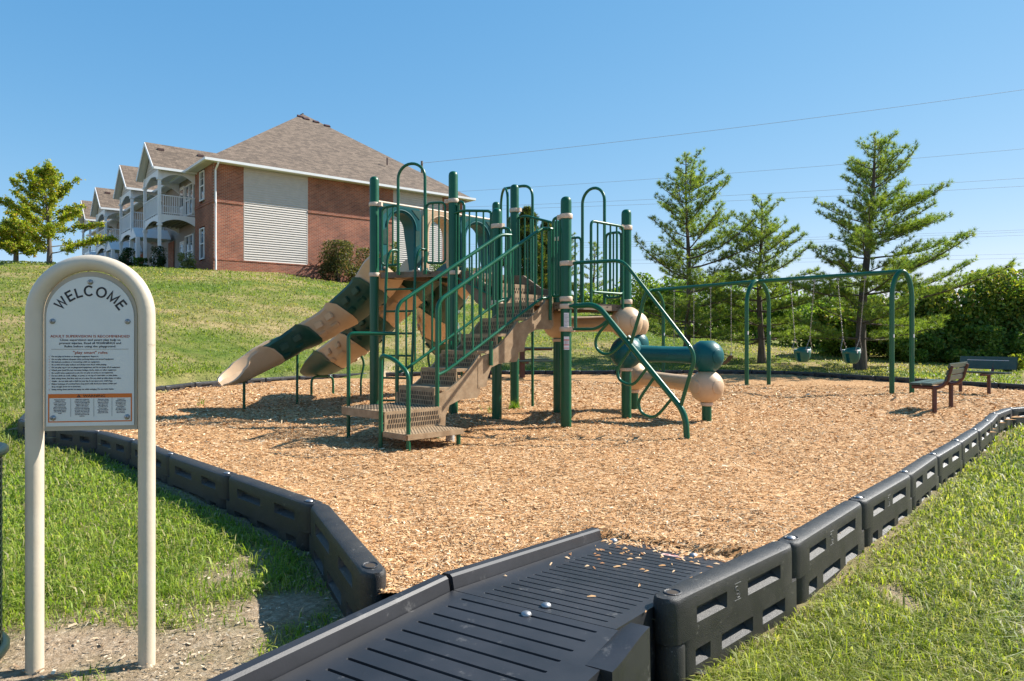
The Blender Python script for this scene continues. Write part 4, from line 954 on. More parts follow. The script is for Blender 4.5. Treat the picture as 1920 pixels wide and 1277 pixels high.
for ch_, a, wd_ in (('W', 46.5, 1.1), ('E', 29.5, .74), ('L', 16.5, .7), ('C', 2.2, .95), ('O', -15.8, 1.0), ('M', -34.2, 1.0), ('E', -50.5, .74)):
    t = math.radians(a*1.03); o_x, o_z = -RW*math.sin(t), ZW+RW*math.cos(t); c_, s_ = math.cos(t), math.sin(t)
    for st_ in GLY[ch_]: ribbon(wm, st_, .205, lambda x, y: sg(o_x+(x-wd_/2)*LS*c_-y*LS*s_, o_z+(x-wd_/2)*LS*s_+y*LS*c_, TO))
wm.build('welcome_lettering', INK, face)
put([(*text_mesh('ADULT SUPERVISION IS RECOMMENDED', .0125, .0, width=.262), 0, 1.006, 0), (*text_mesh('"play smart" rules', .0138, .0, width=.113), 0, .948, 0)], 'heading_lettering', REDI)
put([(*text_mesh(t, .0108, .0, width=w), 0, z, 0) for t, z, w in (('Close supervision and smart play help to', .994, .2), ('prevent injuries. Read all WARNINGS and', .9825, .203), ('Rules before using the playground.', .971, .17))], 'notice_lettering', INKN)
MB().box(sg(0, .9645, TO), (.255, .0004, .0009), (SX, SY, ZZ)).build('divider_line', INK, face)
RL = ['Do not play on broken or damaged equipment. Report it.', 'Do not play without adequate safety surfacing below and around equipment.', 'No helmets, necklaces or drawstrings while on equipment.', 'Be careful of hot play surfaces and always wear shoes while playing.', 'Do not play tag or run on playground equipment, and do not jump off of equipment.', 'Watch your head! Do not run under bridges, decks, stairs, or other equipment.', 'Be careful when equipment is wet. Do not play on snowy or icy equipment.', 'Do not climb on roofs, railings, or posts, or on top of crawl tubes or tube slides.', 'Slide sitting down, feet first, and one at a time. Do not climb up slide chutes or tubes.', "Adults - do not slide with a child on your lap. It can injure your child's legs.", 'Before letting go of overhead bars, hang down still, bend your knees a little and', 'drop straight down on to both feet.', 'Swing sitting down and do not jump out while swinging. Do not twist chains.']
L = []; ck = MB()
for i, t in enumerate(RL):
    z = .9365-.0097*i; V, Fs = text_mesh(t, .0072, .0, 'LEFT'); V = V*np.array([.92, 1, 1], np.float32); L.append((V, Fs, -.127, z, 0))
    if i != 11:
        P_ = [(-.1365, z+.003), (-.1345, z), (-.131, z+.0065)]
        for p, q in zip(P_, P_[1:]): ck.add([sg(p[0], p[1]-.0005, TO), sg(q[0], q[1]-.0005, TO), sg(q[0], q[1]+.0006, TO), sg(p[0], p[1]+.0006, TO)], [(0, 1, 2, 3)])
put(L, 'rules_lettering', INKN); ck.build('check_marks', REDI, face)
m = MB()
for x, z, w, h in ((0, .799, .277, .0145), (0, .708, .277, .004), (-.1365, .7505, .004, .083), (.1365, .7505, .004, .083)): m.box(sg(x, z, TO-.0003), (w, .0004, h), (SX, SY, ZZ))
m.build('warning_frame', ORAI, face)
put([(*text_mesh('WARNING', .0122, .0, width=.073), .013, .7942, 0)], 'warning_lettering', INK)
m = MB().add([sg(-.045, .7935, TO+.0003), sg(-.031, .7935, TO+.0003), sg(-.038, .805, TO+.0003)], [(0, 1, 2)]); m.build('warning_triangle', INK, face)
m = MB().box(sg(-.038, .7985, TO+.0007), (.0012, .0002, .004), (SX, SY, ZZ)).box(sg(-.038, .7952, TO+.0007), (.0012, .0002, .0012), (SX, SY, ZZ)); m.build('exclamation_mark', ORAI, face)
CW = [(-.1, ['Playground equipment', 'installed over hard', 'surfaces such as concrete,', 'asphalt, or packed earth', 'may result in serious', 'injury or death from falls.', 'Make sure that appropriate', 'safety surfacing is present', 'before allowing children', 'to play.']),
      (-.027, ['Children have strangled and', 'died when their clothes caught', 'on slides and other playground', 'equipment. Before allowing', 'children to play, remove', 'helmets, scarves, necklaces,', 'loose hoods, neck drawstrings,', 'and strings connected through', 'the sleeves. Also remove and', 'forbid ropes, strings or other', 'items that may be tied to the', 'equipment.']),
      (.042, ['Playing tag or running', 'on or under playground', 'equipment can lead to', 'serious injuries from', 'falls, collisions and', 'head strikes. Do not', 'run on or under', 'playground equipment.', 'Pay attention while', 'playing and be careful.']),
      (.101, ['All playground', 'equipment and safety', 'surfacing may become', 'hot enough to cause', 'burns. Check for hot', 'surfaces before', 'allowing children to', 'play. Children should', 'wear appropriate', 'shoes at all times.'])]
L = []
for x, ls in CW:
    for i, t in enumerate(ls):
        V, Fs = text_mesh(t, .0045, .0); L.append((V*np.array([.88, 1, 1], np.float32), Fs, x, .7845-.0053*i, 0))
put(L, 'warning_text_lettering', INKN)
m = MB()
for x in (-.0645, .0115, .0715): m.box(sg(x, .7575, TO), (.0006, .0004, .064), (SX, SY, ZZ))
m.build('column_line', INK, face)

# ------------------------------------------------------------------ litter bin at the left edge
BINM = mat('bin_dark_green_metal', (.006, .016, .013), (.01, .024, .019), 8, .4, .05, 90)
TB = Vector((-2.15, 2.52, -.175)); trash = thing('litter_bin', TB, 'dark green round mesh litter bin cut off at the left edge', 'bin')
rb = .285
m = MB()
for k in range(56):
    a = 2*pi*k/56; d = Vector((math.cos(a), math.sin(a), 0)); m.box(TB+d*rb+ZZ*.4, (.006, .012, .71), (d, Vector((-d.y, d.x, 0)), ZZ))
for k in range(26): m.lathe(TB+ZZ*(.07+.0265*k), [(rb-.002, -.004), (rb+.003, -.004), (rb+.003, .004), (rb-.002, .004)], 56)
mb_ = m.build('mesh_wall', BINM, trash); mb_['kind'] = 'stuff'
MB().tube([TB+Vector((math.cos(a)*(rb+.008), math.sin(a)*(rb+.008), .762)) for a in np.linspace(0, 2*pi, 57)], .017, 10).build('rim', BINM, trash, smooth=50)
MB().tube([TB+Vector((math.cos(a)*(rb+.008), math.sin(a)*(rb+.008), .03)) for a in np.linspace(0, 2*pi, 57)], .02, 10).build('base_ring', BINM, trash, smooth=50)
MB().lathe(TB, [(rb-.03, .02), (rb-.03, .75), (rb-.034, .75), (rb-.034, .03), (0, .03)], 40).build('liner', RUBBER, trash, smooth=40)

# ------------------------------------------------------------------ swing set
SWG = mat('swing_green_rubber', (.004, .085, .06), (.008, .11, .08), 5, .45)
W0 = Vector((7.2, 13.2, 0)); W1 = Vector((5.4, 15.7, 0)); W2 = Vector((3.72, 18.9, 0))
swing = thing('swing_set', (W1.x, W1.y, 0), 'long dark green tube swing frame on three narrow arches', 'swing frame')
def bz(P): return 2.25+.04*((P-W0).length/6)
W0b = W0+(W0-W1).normalized()*.03; W2b = W2+(W2-W1).normalized()*.03
MB().tube([W0b+ZZ*bz(W0), W1+ZZ*bz(W1), W2b+ZZ*bz(W2)], .042, 14).build('top_beam', GREEN, swing, smooth=50)
for P, q in ((W0, W1-W0), (W1, W2-W0), (W2, W2-W1)):
    d = q.normalized(); e = Vector((-d.y, d.x, 0)); e = e if e.x > 0 else -e
    w = .19 if P is W0 else .36; zt = bz(P)-.0
    if P is W0: e = (e*.45+Vector((.8, -.2, 0))).normalized()
    pts = [P-e*w-ZZ*.1]+[P-e*w+ZZ*z for z in (.6, 1.2)]+[P+e*w*(-math.cos(t))+ZZ*(zt-.52+.52*math.sin(t)) for t in np.linspace(0, pi, 17)]+[P+e*w+ZZ*z for z in (1.2, .6)]+[P+e*w-ZZ*.1]
    lg = MB().tube(pts, .044, 14).build('arch_leg', GREEN, swing, smooth=50)
    for sgn in (-1, 1): wrap(P+e*w*sgn, 1.03 if P is W0 else 1.1, 1.09 if P is W0 else 1.17, -1.5, -.7, .0455, LABELW, lg, 'label')
def chain(a, b, mb, link=.036):
    n = max(2, int((b-a).length/link)); d = (b-a).normalized(); s = d.cross(Vector((.3, .9, .1))).normalized(); t = d.cross(s)
    for i in range(n):
        c = a+d*((i+.5)*(b-a).length/n); w = s if i % 2 else t; h = (b-a).length/n*.68
        mb.tube([c+d*h*math.cos(q)+w*.009*math.sin(q) for q in np.linspace(0, 2*pi, 9)[:-1]]+[c+d*h], .0034, 4, cap=False)
    return mb
def bay(a, b, t): return a.lerp(b, t)
def hangers(par, P):
    MB().box(P+ZZ*(bz(P)-.062), (.05, .05, .05)).build('hanger', STEEL, par, bevel=.01)
for i, (ta, tb, zs, lab) in enumerate(((.741, .565, .76, 'green toddler bucket swing on chains nearest the middle arch'), (.402, .224, .76, 'green toddler bucket swing on chains in front of the biggest pine trunk'))):
    tm_ = (ta+tb)/2; Pm = bay(W0, W1, tm_); d = (W1-W0).normalized(); e = Vector((-d.y, d.x, 0)); e = -e if e.y > 0 else e
    sw = thing('bucket_swing', (Pm.x, Pm.y, .6), lab, 'swing', 'swings hanging from the green frame')
    X = d; seat_w = .15
    cm = MB(); 
    for tt, sgn in ((tb, -1), (ta, 1)):
        top = bay(W0, W1, tt); hangers(sw, top); j = Pm+d*sgn*(seat_w+.02)+ZZ*(zs+.26)
        cmx = MB(); chain(top+ZZ*(bz(top)-.085), j, cmx); 
        for f in (-.12, .12): chain(j, Pm+d*sgn*seat_w+e*f+ZZ*(zs+.02), cmx)
        cmx.build('chain', CHAIN, sw)
    # bucket shell with two leg holes
    rows = []; n = 24
    for z, kx, ky in ((.03, 1.0, 1.0), (-.04, 1.0, 1.0), (-.12, .95, .9), (-.19, .78, .7), (-.225, .5, .45)):
        rows.append([Pm+d*seat_w*kx*math.cos(2*pi*k/n)+e*.14*ky*math.sin(2*pi*k/n)+ZZ*(zs+z+(.05*max(0, -math.sin(2*pi*k/n)) if z > 0 else 0)) for k in range(n)])
    vs = [p for r_ in rows for p in r_]; fs = []
    for r_ in range(4):
        for k in range(n):
            if r_ in (1, 2, 3) and (k in (5, 6) ): continue
            if r_ in (2, 3) and (k in (17, 18)): continue
            fs.append((r_*n+k, r_*n+(k+1) % n, (r_+1)*n+(k+1) % n, (r_+1)*n+k))
    ob = MB().add(vs, fs).build('seat', SWG, sw, smooth=50)
    so_m = ob.modifiers.new('thick', 'SOLIDIFY'); so_m.thickness = .018
    for sgn in (-1, 1): MB().box(Pm+d*sgn*(seat_w+.004)+ZZ*(zs+.0), (.012, .14, .07), (d, e, ZZ)).build('side_plate', LABELW, sw, bevel=.004)
for i, (ta, tb, lab) in enumerate(((.764, .564, 'belt swing on chains farthest from the camera behind the teal beam'), (.403, .22, 'belt swing on chains behind the teal ball'))):
    d = (W2-W1).normalized(); Pm = bay(W1, W2, (ta+tb)/2); e = Vector((-d.y, d.x, 0))
    sw = thing('belt_swing', (Pm.x, Pm.y, .5), lab, 'swing', 'swings hanging from the green frame')
    ends = []
    for tt in (tb, ta):
        top = bay(W1, W2, tt); hangers(sw, top); j = Vector((top.x, top.y, .66)); mx = chain(top+ZZ*(bz(top)-.085), j, MB(), .05); mx.build('chain', CHAIN, sw); ends.append(j)
        MB().lathe(j-ZZ*.04, [(.016, 0), (.02, .02), (.012, .05)], 8).build('clevis', STEEL, sw)
    c = (ends[0]+ends[1])/2; pts = [ends[0].lerp(ends[1], t)-ZZ*(.04+.2*(1-(2*t-1)**2)) for t in np.linspace(0, 1, 9)]
    vs = [p+e*o for p in pts for o in (-.075, .075)]; vs += [p-ZZ*.012 for p in vs]; N = 9; fs = []
    for k in range(N-1): a = 2*k; fs += [(a, a+1, a+3, a+2), (18+a, 18+a+2, 18+a+3, 18+a+1), (a, a+2, 18+a+2, 18+a), (a+1, 18+a+1, 18+a+3, a+3)]
    MB().add(vs, fs).build('seat', RUBBER, sw, smooth=50)

# ------------------------------------------------------------------ benches
def bench(P, ax, L, label, posts_t, back_tilt=.14):
    d = Vector((*ax, 0)).normalized(); f = Vector((-d.y, d.x, 0))       # f points to the front of the seat
    b = thing('bench', (P.x, P.y, 0), label, 'bench', 'benches in the wood chips')
    for k in range(2):
        MB().box(P+f*(.11+.145*k-.03)+ZZ*.395, (L, .135, .03), (d, f, ZZ)).build('seat_slat', BENCHG, b, bevel=.008)
    up = (ZZ-f*back_tilt*1.6).normalized(); 
    if L > 1.1:
        for k in range(3): MB().box(P-f*.035+up*(.485+.087*k), (L, .024, .075), (d, f, up)).build('back_slat', BENCHG, b, bevel=.008)
    else: bk = MB().box(P-f*.035+up*.575, (L, .022, .24), (d, f, up)).build('backrest', BENCHG, b, bevel=.018)
    for k in (-1, 1) if L < 1.1 else ():
        MB().box(P-f*.023+up*(.575+.05*k), (L*.72, .006, .008), (d, f, up)).build('backrest_groove', LABELW if k > 0 else BENCHG, bk)
    for t in posts_t:
        q = P+d*L*t
        MB().tube([q-ZZ*.1, q+ZZ*.35], .03, 10).build('leg', BROWN, b, smooth=50)
        MB().tube(catmull([q+f*.27+ZZ*.355, q+f*.1+ZZ*.352, q-f*.06+ZZ*.36, q-f*.14+ZZ*.44, q-f*.175+ZZ*.56, q-f*.2+ZZ*.65], 5), .026, 10).build('seat_bracket', BROWN, b, smooth=50)
    return b
bench(Vector((6.02, 9.98, 0)), (.665, .747), 1.22, 'green bench with brown legs nearest the right border', (-.44, .44))
b2 = bench(Vector((8.7, 13.2, 0)), (-.5, .866), 1.0, 'green bench standing farther back near the hedge', (-.1, .4))
# ------------------------------------------------------------------ picnic table
PT = Vector((.12, 18.3, 0)); pt = thing('picnic_table', PT, 'green topped brown picnic table behind the play structure posts', 'picnic table')
px_, py_ = Vector((.985, .17, 0)), Vector((-.17, .985, 0))
for k in range(3): MB().box(PT+py_*(-.26+.26*k)+ZZ*.775, (1.95, .24, .035), (px_, py_, ZZ)).build('top_slat', BENCHG, pt, bevel=.01)
for s_ in (-1, 1):
    MB().box(PT+py_*.68*s_+ZZ*.46, (1.95, .25, .035), (px_, py_, ZZ)).build('seat', BENCHG, pt, bevel=.01)
    MB().box(PT+px_*.16*0+px_*(.14 if s_ > 0 else -.75)+ZZ*.36, (.13, .13, .84), (px_, py_, ZZ)).build('leg', BROWN, pt, bevel=.01)
    for z, l in ((.42, 1.5), (.735, .8)): MB().box(PT+px_*(.14 if s_ > 0 else -.75)+ZZ*z, (.06, l, .06), (px_, py_, ZZ)).build('cross_bar', BROWN, pt)
MB().box(PT+ZZ*.735, (1.85, .05, .05), (px_, py_, ZZ)).build('top_bar', BROWN, pt)
# ------------------------------------------------------------------ apartment building (local axes: x along the side wall, y receding along the front)
bl = thing('apartment_building', B0, 'two storey red brick apartment building with shingled hip roof and white balconies', 'building', rz=math.atan2(.632, .775))
bl['category'] = 'building'
EZ = 5.62; WW = 15.8; DL = 34.0
def bld(mb, name, m_, parent=None, **k): return mb.build(name, m_, parent or bl, local=True, **k)
def bx(x0, x1, y0, y1, z0, z1): return MB().box(((x0+x1)/2, (y0+y1)/2, (z0+z1)/2), (x1-x0, y1-y0, z1-z0))
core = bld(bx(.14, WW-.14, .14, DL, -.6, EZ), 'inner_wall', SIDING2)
def bw(x0, x1, z0, z1, y=0): return bld(bx(x0, x1, y, y+.16, z0, z1), 'brick_wall', BRICK_A)
for x0, x1 in ((0, 1.535), (5.11, 10.6), (14.2, WW)):
    bw(x0, x1, .55, EZ); 
    m = bld(bx(x0-(.02 if x0 == 0 else 0), x1, -.035, .0, 3.55, 3.66), 'belt_course', BRICK_A); bld(bx(x0, x1, -.02, .0, EZ-.2, EZ-.01), 'soldier_course', BRICK_A)
bld(bx(-.03, WW+.03, -.03, .16, -.8, .54), 'brick_plinth', BRICK_A); bld(bx(-.05, WW+.05, -.05, .0, .54, .6), 'plinth_cap', BRICK_A)
sb = None
for x0, x1 in ((1.535, 5.11), (10.6, 14.2)):
    n = 39
    for i in range(n):
        z = .6+(EZ-.6)*i/n; h = (EZ-.6)/n
        m = MB(); y0, y1 = -.002, .022
        m.add([(x0+.04, -.012, z), (x1-.04, -.012, z), (x1-.04, .03, z+h), (x0+.04, .03, z+h), (x0+.04, .03, z), (x1-.04, .03, z)], [(0, 1, 2, 3), (0, 4, 5, 1), (0, 3, 4), (1, 5, 2)])
        if sb is None or i == 0 and x0 > 5 and False: sb = bld(m, 'siding_board', SIDING)
        else: bld(m, 'siding_board', SIDING)
    for x in (x0+.02, x1-.02): bld(bx(x-.02, x+.02, -.006, .06, .6, EZ), 'corner_trim', SIDING)
# front (facade) wall: x = 0 plane facing -x
for z0, z1, y0, y1 in ((-.6, .62, .165, 3.36), (3.3, 3.75, .165, 3.36), (2.5, 3.3, .165, 1.55), (2.5, 3.3, 2.5, 3.36), (.62, 2.5, .165, 1.55), (.62, 2.5, 2.5, 3.36), (3.75, EZ, .165, 1.55), (3.75, EZ, 2.5, 3.36), (2.5, 3.3, 1.55, 2.5)):
    bld(bx(-.012, .14, y0, y1, z0, z1), 'brick_wall', BRICK_B)
bld(bx(-.05, -.012, .0, 3.36, 3.55, 3.66), 'belt_course', BRICK_B)
def window(y0, y1, z0, z1, x=0., n=2, double=True):
    f = MB()
    for a, b, c, d in ((y0, y1, z1-.07, z1), (y0, y1, z0, z0+.07), (y0, y0+.07, z0+.07, z1-.07), (y1-.07, y1, z0+.07, z1-.07)): f.box((x-.015, (a+b)/2, (c+d)/2), (.06, b-a, d-c))
    w = bld(f, 'window', WHITE)
    mz = (z0+z1)/2
    for k in range(n-1):
        y = y0+(y1-y0)*(k+1)/n; bld(MB().box((x-.012, y, mz), (.05, .06, z1-z0-.14)), 'mullion', WHITE, w)
    if double: bld(MB().box((x-.01, (y0+y1)/2, mz), (.045, y1-y0-.14, .06)), 'sash_rail', WHITE, w)
    bld(MB().box((x+.02, (y0+y1)/2, mz), (.01, y1-y0-.1, z1-z0-.1)), 'pane', GLASS, w)
    bars = MB()
    for k in range(n*2):
        y = y0+(y1-y0)*(k+.5)/(n*2); 
        if k % 2 == 0 or True: bars.box((x+.012, y+(.0), (mz+z1)/2), (.012, .018, (z1-z0)/2-.1))
    bars.box((x+.012, (y0+y1)/2, (mz+z1)/2), (.012, y1-y0-.16, .018)); bld(bars, 'muntin', WHITE, w)
    return w
def door(y0, y1, z0, z1, x=0.):
    d_ = bld(bx(x-.03, x+.03, y0, y1, z0, z1), 'door', WHITE); bld(bx(x-.045, x-.031, y0+.13, y1-.13, z0+.95, z1-.2), 'door_glass', GLASS, d_); bld(bx(x-.045, x-.031, y0+.15, y1-.15, z0+.15, z0+.8), 'door_panel', DOORM, d_)
    bld(MB().lathe((x-.05, y1-.09, z0+1), [(.03, -.03), (.03, .03)], 8), 'handle', STEEL, d_)
window(1.62, 2.45, 3.9, EZ-.12, n=1); window(1.62, 2.45, .72, 2.42, n=1)
# recessed siding wall beside the balconies
bays = [(3.36, 6.67, 5.0), (10.1, 13.3, 11.7), (18.5, 21.8, 20.2), (24.8, 28.0, 26.4)]
y = 3.36
for i in range(44):
    z = -.2+.132*i
    if z > EZ: break
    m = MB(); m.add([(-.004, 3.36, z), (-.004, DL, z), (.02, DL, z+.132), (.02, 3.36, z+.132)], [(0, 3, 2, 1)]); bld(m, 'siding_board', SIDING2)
BZ = 3.08; BD = 1.83; FL = -.15
for bi, (y0, y1, yp) in enumerate(bays):
    # balcony floor with arched fascia, joists, rail, posts, gable
    fl = bld(bx(-BD, .0, y0, y1, BZ, BZ+.09), 'balcony_floor', WHITE)
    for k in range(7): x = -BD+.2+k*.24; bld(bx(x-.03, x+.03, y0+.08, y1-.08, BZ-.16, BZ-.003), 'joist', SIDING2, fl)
    def arch_fascia(pts_fn, L_, name, z1, rise, drop, par):
        n = 10; top = [(L_*k/n, z1) for k in range(n+1)]; bot = [(L_*k/n, z1-drop+rise*(1-(2*k/n-1)**2)) for k in range(n, -1, -1)]
        o, X = pts_fn; return bld(MB().prism(top+bot, o, X, (0, 0, 1), .05), name, WHITE, par)
    for z1, drop, rise in ((BZ+.088, .52, .3), (EZ-.02, .62, .42)):
        arch_fascia(((-BD, y0, 0), (0, 1, 0)), y1-y0, 'arched_fascia', z1, rise, drop, fl); arch_fascia(((-BD+.03, y0+.0, 0), (1, 0, 0)), BD-.03, 'arched_fascia', z1, rise, drop, fl)
        arch_fascia(((-BD+.03, y1, 0), (1, 0, 0)), BD-.03, 'arched_fascia', z1, rise, drop, fl)
    for yy in (y0, y1):
        p_ = bld(bx(-BD-.075, -BD+.075, yy-.075, yy+.075, -1.0, EZ-.02), 'column', WHITE)
        for z in (2.55, EZ-.6): bld(bx(-BD-.12, -BD+.12, yy-.12, yy+.12, z, z+.1), 'capital', WHITE, p_)
    rl = bld(bx(-BD-.03, -BD+.03, y0+.09, y1-.09, BZ+1.1, BZ+1.15), 'balcony_rail', WHITE); bld(bx(-BD-.02, -BD+.02, y0+.09, y1-.09, BZ+.17, BZ+.21), 'bottom_rail', WHITE, rl)
    for yy in (y0, y1):
        bld(bx(-BD+.09, -.02, yy-.03, yy+.03, BZ+1.1, BZ+1.15), 'side_rail', WHITE, rl); bld(bx(-BD+.09, -.02, yy-.02, yy+.02, BZ+.17, BZ+.21), 'bottom_rail', WHITE, rl)
        for k in range(15): x = -BD+.2+k*.112; bld(bx(x-.014, x+.014, yy-.014, yy+.014, BZ+.21, BZ+1.1), 'baluster', WHITE, rl)
    for k in range(26): yy = y0+.18+k*(y1-y0-.3)/25.5; bld(bx(-BD-.014, -BD+.014, yy-.014, yy+.014, BZ+.21, BZ+1.1), 'baluster', WHITE, rl)
    window(y0+.25, y0+1.85, BZ+.35, BZ+2.1, x=-.03); door(y0+2.1, y0+2.95, BZ+.1, BZ+2.2, x=-.03)
    window(y0+.25, y0+1.85, .45, 2.3, x=-.03); door(y0+2.1, y0+2.95, -.1, 2.1, x=-.03)
    # porch ceiling and gable roof
    bld(bx(-BD, 0, y0, y1, EZ-.015, EZ+.03), 'porch_ceiling', SOFFIT)
    hwid = (y1-y0)/2+.32; xf = -BD-.38; rise = 1.72
    gm = MB(); gm.add([(-BD, y0, EZ), (-BD, y1, EZ), (-BD, yp, EZ+rise*.86)], [(0, 1, 2)]); bld(gm, 'gable_wall', SIDING)
    for k in range(8):
        z = EZ+.18*k; w = ((y1-y0)/2)*(1-(k*.18)/(rise*.86)); 
        if w > .15: bld(bx(-BD-.018, -BD-.003, yp-w, yp+w, z, z+.012), 'gable_board', SIDING)
    for sgn in (-1, 1):
        xe = 3.4
        P_ = [(xf, yp, EZ+rise), (xe, yp, EZ+rise), (xe, yp+sgn*hwid, EZ+.0), (xf, yp+sgn*hwid, EZ+.0)]
        m = MB().add(P_+[(p[0], p[1], p[2]-.1) for p in P_], [(0, 1, 2, 3), (7, 6, 5, 4), (0, 3, 7, 4), (2, 3, 7, 6), (1, 2, 6, 5)])
        g_ = bld(m, 'gable_roof', SHINGLE); uv = g_.data.uv_layers.new(name='slope')
        for lp in g_.data.loops:
            v = g_.data.vertices[lp.vertex_index].co; uv.data[lp.index].uv = (v.x, math.hypot(v.y-yp, EZ+rise-v.z))
        # rake board and gutter
        a = Vector((xf-.012, yp, EZ+rise-.02)); b = Vector((xf-.012, yp+sgn*hwid, EZ-.02)); bld(MB().box((a+b)/2-Vector((0, 0, .075)), (.03, (b-a).length, .16), (Vector((1, 0, 0)), (b-a).normalized(), Vector((1, 0, 0)).cross((b-a).normalized()))), 'rake_board', WHITE, g_)
        bld(bx(xf, .3, yp+sgn*hwid-(.09 if sgn < 0 else 0)-.0, yp+sgn*hwid+(.09 if sgn > 0 else 0), EZ-.13, EZ-.0), 'gutter', WHITE, g_)
        if bi in (0, 2) and sgn < 0:
            for xx in (-1.5, .6): bld(MB().box((xx, yp+sgn*.45, EZ+rise-.42), (.32, .28, .12)), 'roof_vent', VENTM, g_)
    for sgn in (-1, 1):
        P_ = [(xf, yp, EZ+rise-.13), (-BD, yp, EZ+rise-.13), (-BD, yp+sgn*hwid, EZ-.12), (xf, yp+sgn*hwid, EZ-.12)]; bld(MB().add(P_, [(0, 1, 2, 3)]), 'gable_soffit', SOFFIT)
# entry porches between the bays
for ya, yb in ((7.3, 9.3), (14.6, 16.8), (22.3, 24.2)):
    po = bld(MB().prism([(0, 2.35), (.9, 3.0), (1.8, 2.35)], (-1.2, (ya+yb)/2-.9, 0), (0, 1, 0), (0, 0, 1), 1.9), 'porch_roof', WHITE)
    for yy in (ya+.15, yb-.15):
        for xx in (-2.05,): bld(bx(xx-.1, xx+.1, yy-.1, yy+.1, -1, 2.36), 'porch_column', WHITE, po)
    bld(bx(-.06, -.01, ya+.4, yb-.4, -.2, 2.3), 'brick_panel', BRICK_B, po)
# main hip roof
OV = .52; rz_ = 5.83
x0, x1, y0, y1 = -OV, WW+OV, -OV, DL+OV; xm = WW/2; yr = xm+OV-1.15
ez = EZ+.02; rid = EZ+rz_
def slope(P, eave_dir, name='roof_slope'):
    m = MB().add(P, [tuple(range(len(P)))]); g_ = bld(m, name, SHINGLE); uv = g_.data.uv_layers.new(name='slope')
    for lp in g_.data.loops:
        v = g_.data.vertices[lp.vertex_index].co
        uv.data[lp.index].uv = ((v.x, v.z*1.75) if eave_dir == 'x' else (v.y, v.z*1.75))
    return g_
rf = slope([(x0, y0, ez), (x1, y0, ez), (xm, yr, rid)], 'x'); rf2 = slope([(x0, y1, ez), (x0, y0, ez), (xm, yr, rid), (xm, y1-yr, rid)], 'y'); slope([(x1, y0, ez), (x1, y1, ez), (xm, y1-yr, rid), (xm, yr, rid)], 'y')
bld(MB().box((xm, 0, 0), (.001, .001, .001)), 'ridge_core', SHINGLE)
bpy.data.objects.remove(bl.children[-1]) if bl.children[-1].name.startswith('ridge_core') else None
for x in (xm, ): bld(MB().tube([(xm, yr, rid+.01), (xm, y1-yr, rid+.01)], .06, 6), 'ridge_cap', SHINGLE)
bld(MB().box(((x0+x1)/2, -OV/2-.02, EZ-.03), (x1-x0, OV, .03)), 'soffit', SOFFIT); bld(MB().box((-OV/2-.02, DL/2, EZ-.03), (OV, DL+.2, .03)), 'soffit', SOFFIT)
bld(MB().prism([(0, 0), (.12, .02), (.12, .15), (0, .15)], ((x0+x1)/2, y0, EZ-.1), (0, -1, 0), (0, 0, 1), x1-x0+.2), 'gutter', WHITE); bld(MB().prism([(0, 0), (.12, .02), (.12, .15), (0, .15)], (x0, DL/2, EZ-.1), (-1, 0, 0), (0, 0, 1), DL+1.1), 'gutter', WHITE)
bld(MB().prism([(0, 0), (.12, .02), (.12, .15), (0, .15)], (x1, DL/2, EZ-.1), (1, 0, 0), (0, 0, 1), DL+1.1), 'gutter', WHITE)
bld(MB().tube(fillet([(.06, -OV-.03, EZ-.03), (.06, -OV-.03, EZ-.16), (.06, -.09, EZ-.42), (.06, -.09, 3.6), (.06, -.13, 3.5), (.06, -.09, 3.3), (.06, -.09, .75), (.06, -.14, .5), (.06, -.12, -.1), (.06, -.4, -.25)], .06, 3), .05, 8), 'downspout', WHITE, smooth=50)
nrm = (Vector((x1-x0, 0, 0)).cross(Vector((xm-x0, yr-y0, rid-ez)))).normalized()
for t, dx in ((.91, -.1), (.89, .68), (.855, 1.5), (.935, -.5)):
    p = Vector((xm, y0, ez)).lerp(Vector((xm, yr, rid)), t)+Vector((dx*.8, 0, .01)); bld(MB().box(p, (.37, .26, .12), (Vector((1, 0, 0)), Vector((0, .83, .55)), Vector((0, -.55, .83)))), 'roof_vent', VENTM, rf)
p = Vector((xm, y0, ez)).lerp(Vector((xm, yr, rid)), .3)+Vector((3.3, 0, .15)); bld(MB().tube([p, p+Vector((0, 0, .45))], .05, 8), 'vent_pipe', VENTM, rf)

